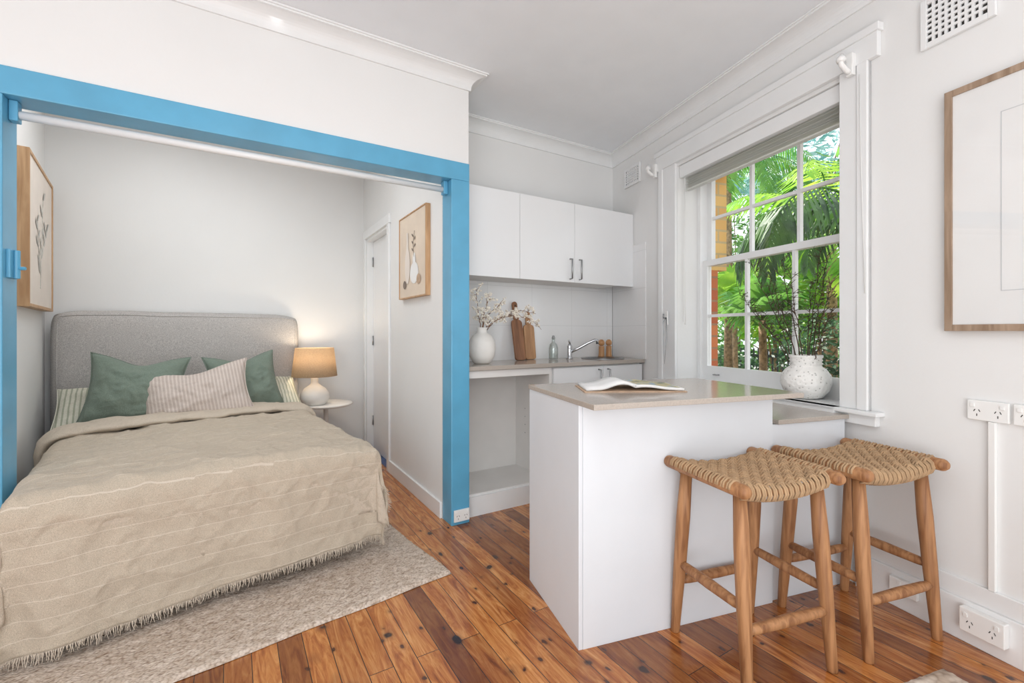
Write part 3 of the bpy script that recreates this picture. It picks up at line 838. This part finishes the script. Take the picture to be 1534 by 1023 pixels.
MB().grid(ffn, 140, 36, closev=True).build('folded_edge', M['duvet'], dv, smooth=True)

th_ = thing('throw_blanket', 'oatmeal throw with pale stripes and frayed fringe draped over the bed foot', 'throw blanket', FD)
A0, A1 = -.92, .82; BH = 1.14
def botlen(a): return -(.48+(.82-a)*.050)+.006*sin(a*9)
def tfn(u, v):
    a = A0+(A1-A0)*u; b0 = botlen(a)
    b_ = b0+(BH-b0)*v
    return drape(a, b_, TOP+.006, HW, .068, RR, .004, 1.0)
def tuv(u, v):
    a = A0+(A1-A0)*u; b0 = botlen(a); return (a, b0+(BH-b0)*v-.0*a)
g = MB().grid(tfn, 200, 180, uvfn=tuv)
g.build('cloth', M['throw'], th_, smooth=True, solid=.004)
w = MB(); rnd = random.Random(5)
NF = 620
for i in range(NF):
    u = i/(NF-1); p = Vector(tfn(u, 0)); q = Vector(tfn(u, .02))
    d = (p-q).normalized() if (p-q).length > 1e-6 else Vector((0, 0, -1))
    d = (d+Vector((rnd.uniform(-.3, .3), rnd.uniform(-.3, .1), rnd.uniform(-.2, .2)))).normalized()
    L = rnd.uniform(.014, .042)
    e_ = p+d*L; e_.z = max(e_.z, .022)
    w.tube([p, p.lerp(e_, .5)+Vector((rnd.uniform(-.003, .003), -.003, 0)), e_], [.0016, .0013, .0008], 4)
for sd in (0, 1):
    for i in range(240):
        v = i/239; p = Vector(tfn(sd, v)); q = Vector(tfn(.02 if sd == 0 else .98, v))
        d = (p-q).normalized(); d = (d+Vector((rnd.uniform(-.1, .1), rnd.uniform(-.3, .3), rnd.uniform(-.2, .2)))).normalized()
        e_ = p+d*rnd.uniform(.012, .025); e_.z = max(e_.z, .022)
        w.tube([p, e_], [.0016, .0009], 4)
w.build('fringe', M['duvet'], th_, kind='stuff')

def cushion(name, lab, m, W_, H_, T_, x, y, z, rx, rz, ry=0, group=None, pinch=.07, cat='cushion', dent=0):
    def side(sgn):
        def fn(u, v):
            a = u*2-1; b_ = v*2-1
            X = a*W_/2*(1-pinch*(1-b_*b_)); Z = b_*H_/2*(1-pinch*(1-a*a))
            if dent: Z -= dent*math.exp(-(a/.45)**2)*max(0, b_+.2)
            h = T_/2*(max(0, 1-abs(a)**2.2)**.6)*(max(0, 1-abs(b_)**2.2)**.6)
            ed = (1-a**4)*(1-b_**4)
            h += (.014*noise.noise(Vector((a*3+x*9, b_*3, sgn)))+.008*noise.noise(Vector((a*7+x*5, b_*7, sgn*3))))*ed
            h += (.005*sin(14*(a*b_)+x*7)+.012*ridge(a*2+x*7, b_*2.4, sgn*4))*ed
            return (X, sgn*h, Z)
        return fn
    w = MB(); w.grid(side(-1), 44, 44)
    w2 = MB().grid(side(1), 44, 44)
    w.add(w2.v, [f[::-1] for f in w2.f])
    t = thing(name, lab, cat, FD, x, y, z, 0, group)
    o = w.build('cover', m, t, smooth=True)
    md = o.modifiers.new('weld', 'WELD'); md.merge_threshold = .0005
    o.rotation_euler = (rx, ry, rz)
    e_ = MB(); pts = []; f_ = side(1)
    for i in range(31): pts.append(f_(i/30, 0))
    for i in range(1, 31): pts.append(f_(1, i/30))
    for i in range(1, 31): pts.append(f_(1-i/30, 1))
    for i in range(1, 31): pts.append(f_(0, 1-i/30))
    e_.tube(pts, .0035, 6, caps=False)
    s_ = e_.build('seam', m, t, smooth=True); s_.rotation_euler = (rx, ry, rz)
    return t
G = 'sleeping pillows at the headboard'
cushion('pillow', 'green striped pillow at the left end of the headboard', M['pstripe'], .66, .42, .17, -1.08, 1.80, .655, -1.0, 0, 0, G, .04, 'pillow')
cushion('pillow', 'green striped pillow beside the bedside lamp', M['pstripe'], .66, .42, .17, -.31, 1.80, .655, -1.0, 0, 0, G, .04, 'pillow')
G = 'sage green cushions'
cushion('cushion', 'larger sage green cushion left of the ribbed cushion', M['green'], .53, .50, .26, -1.01, 1.60, .765, -.38, radians(-10), radians(5), G, .13, dent=.04)
cushion('cushion', 'sage green cushion half hidden on the lamp side', M['green'], .48, .48, .24, -.38, 1.65, .765, -.38, radians(8), radians(-5), G, .13, dent=.035)
cushion('lumbar_cushion', 'pinkish beige ribbed cushion in front of the two green ones', M['ribs'], .64, .42, .22, -.69, 1.45, .725, -.42, radians(-6), radians(-9), None, .12, dent=.03)

def rfn(u, v):
    x = -1.37+1.525*u; y = -.38+1.9*v
    x += .006*sin(v*23)*(u-.5); y += .006*sin(u*19)*(v-.5)
    e_ = min(u, 1-u, (v), (1-v))
    z = .016 if e_ > .004 else .002
    return (x, y, z+.0035*noise.noise(Vector((x*40, y*40, 0))) if e_ > .004 else z)
rg = MB().grid(rfn, 180, 200).build('area_rug', M['rug'], None, FD, smooth=True)
tag(rg, 'pale beige looped wool rug under the bed', 'rug')
def rfn2(u, v):
    x = -2.02+2.0*u; y = -1.4*(1-v)
    c = .05
    X, Y = x, y
    if x > -.02-c and y > -c:
        dx, dy = x+.02+c, y+c; dd = hypot(dx, dy)
        if dd > c: X = -.02-c+dx*c/dd; Y = -c+dy*c/dd
    e_ = min(u, 1-u, v, 1-v)
    return (X, Y, (.020+.004*noise.noise(Vector((X*60, Y*60, 0)))) if e_ > .006 else .001)
cw = Vector((1.476, 1.552)); dC = cw-FW[0]; a_ = FW[1]
rcx, rcy = dC.x*cos(a_)+dC.y*sin(a_), -dC.x*sin(a_)+dC.y*cos(a_)
r2 = MB().grid(rfn2, 150, 110).build('woven_rug', rugmat('chunky_cream_rug', (45, 45, 45)), None, FW, loc=(rcx, rcy, 0), smooth=True)
tag(r2, 'corner of a cream chunky woven rug at the bottom right of the floor', 'rug')

nx_, ny_ = .27, 1.88
t = thing('bedside_table', 'small round white bedside table next to the bed', 'side table', FD, nx_, ny_, 0)
MB().lathe([(0, .505), (.20, .505), (.218, .512), (.222, .520), (.218, .528), (0, .528)], 48).build('table_top', M['ceramic'], t, smooth=True)
MB().lathe([(.02, .02), (.018, .25), (.02, .48), (.06, .504), (0, .5045)], 20).build('pedestal', M['ceramic'], t, smooth=True)
MB().lathe([(.15, 0), (.152, .012), (.14, .02), (0, .022)], 36).build('base', M['ceramic'], t, smooth=True)
lp = wp(FD, nx_-.105, ny_-.04, .528)
t = thing('table_lamp', 'lit table lamp with white ceramic base and tan linen shade', 'lamp', F0, lp.x, lp.y, lp.z)
MB().lathe([(0, 0), (.075, 0), (.10, .02), (.118, .06), (.112, .10), (.085, .14), (.05, .165), (.032, .18), (.028, .20), (.03, .225), (.018, .235), (0, .236)], 36).build('base', M['ceramic'], t, smooth=True)
MB().tube([(0, 0, .23), (0, 0, .36)], .008, 10).build('stem', M['steel'], t, smooth=True)
sh = MB().lathe([(.180, .245), (.152, .485)], 48); sh.f = sh.f[:-2]
sh.build('lamp_shade', M['shade'], t, smooth=True, solid=.003)
MB().lathe([(0, .33), (.02, .335), (.03, .36), (.022, .39), (0, .40)], 16).build('bulb', M['paper'], t, smooth=True)

# ------------------------------------------------------------------ pictures
def picture(lab, fr, x, y, z, rz, W_, H_, depth, fw, fm, pm, name='framed_picture', lean=0):
    t = thing(name, lab, 'picture', fr, x, y, z, rz)
    w = MB(); h = W_/2
    w.box(-h, -h+fw, -depth, 0, 0, H_); w.box(h-fw, h, -depth, 0, 0, H_); w.box(-h+fw, h-fw, -depth, 0, 0, fw); w.box(-h+fw, h-fw, -depth, 0, H_-fw, H_)
    w.build('frame', fm, t, bevel=.0015)
    p = B(-h+fw, h-fw, -depth+.006, -.002, fw, H_-fw).build('print', pm, t)
    return t, p
def leafshape(w, c, ang, L, y, wd=.35):
    a = Vector((cos(ang), 0, sin(ang))); b_ = Vector((-sin(ang), 0, cos(ang))); c = Vector((c[0], y, c[1]))
    w.add([c, c+a*L*.3+b_*L*wd*.4, c+a*L*.65+b_*L*wd*.4, c+a*L, c+a*L*.65-b_*L*wd*.4, c+a*L*.3-b_*L*wd*.4], [(0, 1, 2, 3, 4, 5)])
t, p = picture('wood framed leaf sprig print on the left alcove wall', FD, -1.489, 1.665, 1.285, pi/2, .85, .84, .048, .018, M['oak'], M['cream'])
w = MB(); yy = -.0435
rnd = random.Random(2)
for stem in ([(-.05, .12), (-.03, .3), (.0, .45), (.04, .66)], [(-.04, .2), (-.12, .36), (-.16, .5)], [(-.02, .3), (.10, .42), (.18, .5)]):
    w.tube([(a, yy, b_) for a, b_ in stem], .003, 4)
    nl = 7
    for i in range(1, nl):
        f_ = i/(nl-1)*(len(stem)-1); k_ = min(int(f_), len(stem)-2); q = f_-k_
        c = (stem[k_][0]*(1-q)+stem[k_+1][0]*q, stem[k_][1]*(1-q)+stem[k_+1][1]*q)
        leafshape(w, c, pi/2-(-1)**i*(.9), .10*rnd.uniform(.7, 1.1), yy-.0005-.0002*i, .4)
w.build('sprig_drawing', M['ink'], p)
ys0, ys1 = yat(FB, 638, -.15), yat(FB, 598, -.15)
t, p = picture('oak framed still life of vases on the wall by the doorway', FB, -.1185, (ys0+ys1)/2, 1.39, -pi/2, abs(ys1-ys0), .60, .034, .009, M['oak'], M['beige'])
yy = -.031
def disc(w, cx, cz, rx, rz_, y, n=20): w.add([(cx+rx*cos(2*pi*k/n), y, cz+rz_*sin(2*pi*k/n)) for k in range(n)], [tuple(range(n))])
w = MB(); disc(w, .05, .17, .085, .075, yy); disc(w, .05, .26, .03, .05, yy-.0003); w.build('round_jug_drawing', M['paper'], p)
w = MB(); disc(w, -.09, .23, .055, .13, yy-.0006); w.add([(-.115, yy-.0007, .32), (-.065, yy-.0007, .32), (-.075, yy-.0007, .47), (-.105, yy-.0007, .47)], [(0, 1, 2, 3)]); w.build('bottle_drawing', M['cream'], p)
w = MB(); disc(w, .14, .12, .04, .035, yy-.0009); w.build('fruit_drawing', M['tanink'], p)
w = MB(); disc(w, -.15, .10, .035, .03, yy-.0009); w.build('fruit_drawing', M['darkink'], p)
w = MB(); w.tube([(.05, yy-.001, .28), (.03, yy-.001, .38), (.06, yy-.001, .46)], .0015, 4)
for i in range(5): leafshape(w, (.035+.01*(i % 2), .32+.025*i), pi/2+(-1)**i*.9, .045, yy-.0012)
w.build('twig_drawing', M['darkink'], p)
t, p = picture('large driftwood framed print behind glass on the window wall', FW, -.001, -(2.4445+.36), 1.153, -pi/2, .72, .908, .03, .024, M['greywood'], M['paper'])
w = MB(); yy = -.0245
for (a, b_, c, d_) in ((-.20, .20, .14, .1425), (-.20, .20, .765, .7675), (-.20, -.1975, .14, .7665), (.1975, .20, .14, .7665)):
    w.box(a, b_, yy-.0006, yy, c, d_)
w.build('mat_line', M['line'], p)
w = MB(); w.add([(-.12, yy-.001, .25), (.1, yy-.001, .22), (.14, yy-.001, .45), (.02, yy-.001, .66), (-.1, yy-.001, .55)], [(0, 1, 2, 3, 4)]); w.build('wash_drawing', M['faint'], p)
B(-.336, .336, -.0295, -.0285, .024, .884).build('glass', M['pglass'], t)

# ------------------------------------------------------------------ sockets, vents, conduit
def outlet(lab, fr, x, y, z, rz, W_=.116, H_=.072, gangs=2, dep=.012):
    t = thing('power_outlet', lab, 'power outlet', fr, x, y, z, rz, 'power outlets')
    B(-W_/2, W_/2, -dep, 0, 0, H_).build('plate', M['plastic'], t, bevel=.003)
    for g in range(gangs):
        cx = (-.25+.5*g)*W_ if gangs == 2 else 0
        for (dx, dz, an) in ((-.007, .008, .5), (.007, .008, -.5), (0, -.008, 0)):
            w = MB()
            c = Vector((cx+dx, -dep-.0005, H_*.38+dz)); u_ = Vector((sin(an), 0, cos(an)))*.0045; v_ = Vector((cos(an), 0, -sin(an)))*.0014
            w.add([c-u_-v_, c+u_-v_, c+u_+v_, c-u_+v_], [(0, 1, 2, 3)])
            w.build('socket_slot', M['slot'], t)
        sxx = cx+(-.012 if g == 0 else .012)
        B(sxx-.006, sxx+.006, -dep-.004, -dep, H_*.66, H_*.66+.014).build('switch', M['plastic'], t, bevel=.001)
    return t
outlet('white double outlet at the foot of the blue post', FB, -.055, -.0125, .022, 0, .10, .07)
outlet('left of two white outlets on the wall under the driftwood framed print', FW, -.0005, -2.562, .828, -pi/2)
outlet('right of two white outlets on the wall, cut by the photo edge', FW, -.0005, -2.688, .828, -pi/2)
outlet('white outlet low on the skirting board below the conduit', FW, -.0225, -2.563, .055, -pi/2, .125, .085, 2, .03)
outlet('small white outlet on the skirting board behind the second stool', FW, -.0225, -2.31, .07, -pi/2, .10, .06, 1, .02)
w = B(-.016, 0, -2.585, -2.565, .2255, .8275).build('cable_conduit', M['plastic'], None, FW, bevel=.002)
tag(w, 'white vertical cable conduit between wall outlets and skirting', 'conduit')
def vent(lab, y0, y1, z0, z1, cols, rows):
    t = thing('wall_vent', lab, 'vent', FW, -.001, -(y0+y1)/2, z0, -pi/2, 'plaster wall vents')
    W_ = y1-y0; H_ = z1-z0; bd = .022
    B(-W_/2+.01, W_/2-.01, -.004, 0, .01, H_-.01).build('backing', M['dark'], t)
    w = MB(); h = W_/2
    w.box(-h, -h+bd, -.014, 0, 0, H_); w.box(h-bd, h, -.014, 0, 0, H_); w.box(-h+bd, h-bd, -.014, 0, 0, bd); w.box(-h+bd, h-bd, -.014, 0, H_-bd, H_)
    w.build('frame', M['trim'], t, bevel=.002)
    w = MB(); iw = W_-2*bd; ih = H_-2*bd
    for i in range(1, cols):
        x = -h+bd+iw*i/cols; w.box(x-iw/cols*.22, x+iw/cols*.22, -.012, -.003, bd, H_-bd)
    for j in range(1, rows):
        z = bd+ih*j/rows; w.box(-h+bd, h-bd, -.0115, -.003, z-ih/rows*.22, z+ih/rows*.22)
    w.build('lattice', M['trim'], t)
vent('perforated white vent high on the wall above the driftwood framed print', 2.357, 2.585, 2.275, 2.47, 9, 7)
vent('small white vent high on the wall near the kitchen corner', .205, .43, 2.36, 2.52, 8, 6)

# ------------------------------------------------------------------ garden
def gp(px, py, r):
    b_ = wp(FW, r, 0); k = (px-767)/F
    s_ = (k*b_.y-b_.x)/(.3196+.9476*k)
    P = wp(FW, r, -s_); return Vector((P.x, P.y, H+(HZ-py)*P.y/F))
gr = MB().box(.47, 14, -9, 10, -.4, -.3).build('ground', M['soil'], None, FW); gr['kind'] = 'structure'
def frond(lf, rc, base, az, el, L, droop, leafL, n=38, wd=.012, hang=.5, rr=.012):
    p = Vector(base); pts = [p.copy()]; e_ = el; ds = []
    st = L/n
    for i in range(n):
        d = Vector((cos(az)*cos(e_), sin(az)*cos(e_), sin(e_))); ds.append(d)
        p = p+d*st; pts.append(p.copy()); e_ -= droop/n*(1+i/n)
    rc.tube(pts[::3]+[pts[-1]], [rr*(1-.8*i/(len(pts[::3]))) for i in range(len(pts[::3])+1)], 5)
    for i in range(int(n*.14), n+1):
        t_ = i/n; d = ds[min(i, n-1)]; sd = d.cross(Vector((0, 0, 1)))
        if sd.length < 1e-3: sd = Vector((1, 0, 0))
        sd.normalize()
        L2 = leafL*sin(pi*min(1, .18+.72*t_))*random.uniform(.85, 1.1)
        for s_ in (-1, 1):
            ld = (d*.55+sd*s_*.9+Vector((0, 0, -hang*random.uniform(.7, 1.3)))).normalized()
            ld2 = (ld+Vector((0, 0, -hang*.6))).normalized()
            b_ = pts[i]; m_ = b_+ld*L2*.5; e2 = m_+ld2*L2*.5
            wv = (d-ld*d.dot(ld)).normalized()*wd
            lf.add([b_-wv*.4, b_+wv*.4, m_+wv, e2, m_-wv], [(0, 1, 2, 4), (4, 2, 3)])
def fan(lf, rc, base, az, el, pet, Rr, nb=22, spread=2.0, droop=.35):
    d = Vector((cos(az)*cos(el), sin(az)*cos(el), sin(el))); c = Vector(base)+d*pet
    c.z -= pet*.1
    rc.tube([base, Vector(base).lerp(c, .5)+Vector((0, 0, .03)), c], [.012, .010, .007], 5)
    sd = d.cross(Vector((0, 0, 1))).normalized(); nn = sd.cross(d).normalized()
    for i in range(nb):
        a = -spread+2*spread*i/(nb-1)
        b_ = (d*cos(a)+sd*sin(a)).normalized(); q = nn.cross(b_).normalized()
        L = Rr*(1-.18*abs(a)/spread)*random.uniform(.92, 1.05); wd = L*spread/nb*.62
        m_ = c+b_*L*.55; e_ = c+b_*L+Vector((0, 0, -droop*L*random.uniform(.6, 1.2)))
        lf.add([c, m_+q*wd+nn*.01, e_, m_-q*wd+nn*.01], [(0, 1, 2, 3)])
def palm(lab, top, ground_z, lfm, kind, nf, L, leafL, seed, rtr=.06, elr=(.2, 1.2), azs=None, **k):
    random.seed(seed)
    t = thing('palm_tree', lab, 'palm tree', F0, top.x, top.y, ground_z)
    o_ = Vector((0, 0, top.z-ground_z))
    MB().tube([(0, 0, 0), (.03, .02, o_.z*.5), (0, 0, o_.z)], [rtr*1.3, rtr, rtr*.9], 12).build('trunk', M['bark'], t, smooth=True)
    lf = MB(); rc = MB()
    for i in range(nf):
        az = 2*pi*i/nf+random.uniform(-.25, .25); el = random.uniform(*elr)
        if azs: az = azs[i % len(azs)]+random.uniform(-.1, .1)
        if kind == 'feather': frond(lf, rc, o_, az, el, L*random.uniform(.85, 1.1), random.uniform(1.1, 1.9), leafL, **k)
        else: fan(lf, rc, o_+Vector((0, 0, random.uniform(-.15, .1))), az, el, L*random.uniform(.8, 1.1), leafL, **k)
    lf.build('fronds', lfm, t, kind='stuff'); rc.build('frond_stems', M['lf_mid'], t, smooth=True)
GZ = -.3
az0 = math.atan2(.9476, -.3196)
palm('dark green feather palm arching across the upper window panes', gp(1300, 325, 1.7), GZ, M['lf_dark'], 'feather', 7, 1.5, .46, 11, n=34, wd=.017, hang=1.1, elr=(.5, 1.0), azs=[az0, az0+.45, az0-.5, az0+1.6, az0+2.6, az0-1.4, az0-2.2])
palm('mid green feather palm further back at the left of the window view', gp(1090, 250, 3.8), GZ, M['lf_mid'], 'feather', 12, 1.6, .5, 12, hang=.5, wd=.016)
palm('sunlit lime palm behind the right window panes', gp(1245, 330, 3.6), GZ, M['lf_lime'], 'feather', 13, 1.7, .55, 13, hang=.5, wd=.018)
palm('low fan palm with a bare trunk in the middle of the lower panes', gp(1142, 480, 2.6), GZ, M['lf_mid'], 'fan', 13, .34, .5, 14, elr=(.1, 1.3), rtr=.05)
palm('small lime fan palm at the lower left of the window view', gp(1100, 470, 3.4), GZ, M['lf_lime'], 'fan', 14, .4, .55, 15, elr=(0, 1.3), rtr=.04)
def bush(lab, c, rad, nl, m, seed, ls=.07, name='garden_shrub'):
    rnd = random.Random(seed)
    t = thing(name, lab, 'shrub' if name == 'garden_shrub' else 'tree', F0, c.x, c.y, GZ)
    w = MB(); zc = c.z-GZ
    for i in range(nl):
        th = rnd.uniform(0, 2*pi); ph = math.acos(rnd.uniform(-1, 1)); r = rnd.uniform(.55, 1)**.5
        p = Vector((rad[0]*r*sin(ph)*cos(th), rad[1]*r*sin(ph)*sin(th), zc+rad[2]*r*cos(ph)))
        a = Vector((rnd.uniform(-1, 1), rnd.uniform(-1, 1), rnd.uniform(-.8, .6))).normalized(); b_ = a.orthogonal().normalized()
        s_ = ls*rnd.uniform(.6, 1.3)
        w.add([p, p+a*s_+b_*s_*.4, p+a*s_*2, p+a*s_-b_*s_*.4], [(0, 1, 2, 3)])
    w.build('foliage', m, t, kind='stuff')
    s2_ = MB()
    for k in range(5):
        a = 2*pi*k/5
        s2_.tube([(0, 0, 0), (.15*cos(a), .15*sin(a), zc*.6), (rad[0]*.5*cos(a), rad[1]*.5*sin(a), zc+rad[2]*.3)], [.03, .02, .01], 6)
    s2_.build('branches', M['bark'], t)
bush('bright lime shrub filling the middle of the window view', gp(1165, 440, 5.4), (1.1, 1.1, .9), 1500, M['lf_lime'], 1, .13)
bush('lime tree crown behind the right upper panes', gp(1238, 330, 5.6), (1.0, 1.0, 1.1), 1500, M['lf_mid'], 2, .13, 'garden_tree')
bush('pale blue green tree crown at the top of the window view', gp(1200, 215, 7.0), (2.2, 2.2, 1.1), 3600, M['lf_blue'], 3, .11, 'garden_tree')
bush('mid green tree behind the left upper panes', gp(1105, 330, 8.5), (1.4, 1.4, 1.4), 1800, M['lf_mid'], 4, .13, 'garden_tree')
bush('deep green shrub low behind the vase', gp(1240, 530, 2.6), (.5, .5, .4), 1200, M['lf_deep'], 5, .045)
bush('deep green shrub low at the left of the window view', gp(1090, 560, 4.2), (.7, .7, .45), 1200, M['lf_deep'], 6, .06)
bush('mid green hedge far behind the palms', gp(1150, 500, 10.5), (3.4, 3.4, 1.6), 4000, M['lf_mid'], 7, .16)
fn_ = thing('metal_fence', 'dark metal picket fence low behind the garden plants', 'fence', FW, 4.7, 0, GZ)
w = MB(); w.box(-.02, .02, -1.5, 5.5, 1.0, 1.04); w.box(-.02, .02, -1.5, 5.5, .2, .24)
w.build('rail', M['fence'], fn_)
w = MB()
for i in range(70):
    w.box(-.01, .01, -1.5+i*.1, -1.48+i*.1, 0, 1.15)
w.build('pickets', M['fence'], fn_, kind='stuff')

# ------------------------------------------------------------------ light
W_ = bpy.data.worlds.new('world'); S.world = W_; W_.use_nodes = True
bg = W_.node_tree.nodes['Background']; bg.inputs['Color'].default_value = (.90, .955, 1, 1); bg.inputs['Strength'].default_value = 1.6
def area(name, loc, target, size, energy, col=(1, 1, 1), sy=None):
    l = bpy.data.lights.new(name, 'AREA'); l.energy = energy; l.color = col; l.size = size
    if sy: l.shape = 'RECTANGLE'; l.size_y = sy
    o = bpy.data.objects.new(name, l); COL.objects.link(o); o.location = loc
    o.rotation_euler = (Vector(target)-Vector(loc)).to_track_quat('-Z', 'Y').to_euler()
    return o
area('room_fill', (-.2, -2.6, 1.4), (.3, 3, 1.1), 3.2, 54, (.965, .985, 1), 2.2)  # added fill behind the camera, not a lamp of the room
area('overhead_fill', (.2, .3, 2.62), (.2, .3, 0), 1.6, 11, (.97, .985, 1))  # added downward fill out of view, no fitting hangs here
area('ceiling_bounce_fill', (.2, -1.2, .25), (.45, -.7, 2.7), 2.6, 64, (.955, .98, 1))  # added upward fill behind the camera to brighten the ceiling
al = wp(FD, -.66, .95, 2.66)
area('alcove_fill', al, (al.x, al.y, 0), 1.3, 13, (.98, .99, 1), 1.0)  # added fill hidden above the beam to brighten the alcove
p = bpy.data.lights.new('lamp_bulb', 'POINT'); p.energy = 3.6; p.color = (1, .84, .64); p.shadow_soft_size = .04
o = bpy.data.objects.new('lamp_bulb', p); COL.objects.link(o); o.location = (lp.x, lp.y, lp.z+.43)
sl = bpy.data.lights.new('sun', 'SUN'); sl.energy = 7.5; sl.angle = .02; sl.color = (1, .96, .88)
o = bpy.data.objects.new('sun', sl); COL.objects.link(o)
trav = ex*.28+ww*.55+Vector((0, 0, -1)); o.rotation_euler = trav.to_track_quat('-Z', 'Y').to_euler()

cam = bpy.data.cameras.new('camera'); co = bpy.data.objects.new('camera', cam); COL.objects.link(co)
co.location = (0, 0, H); co.rotation_euler = (pi/2, 0, 0)
cam.sensor_width = 36; cam.lens = F/1534*36; cam.shift_y = -14.5/1534; cam.clip_start = .05
S.camera = co
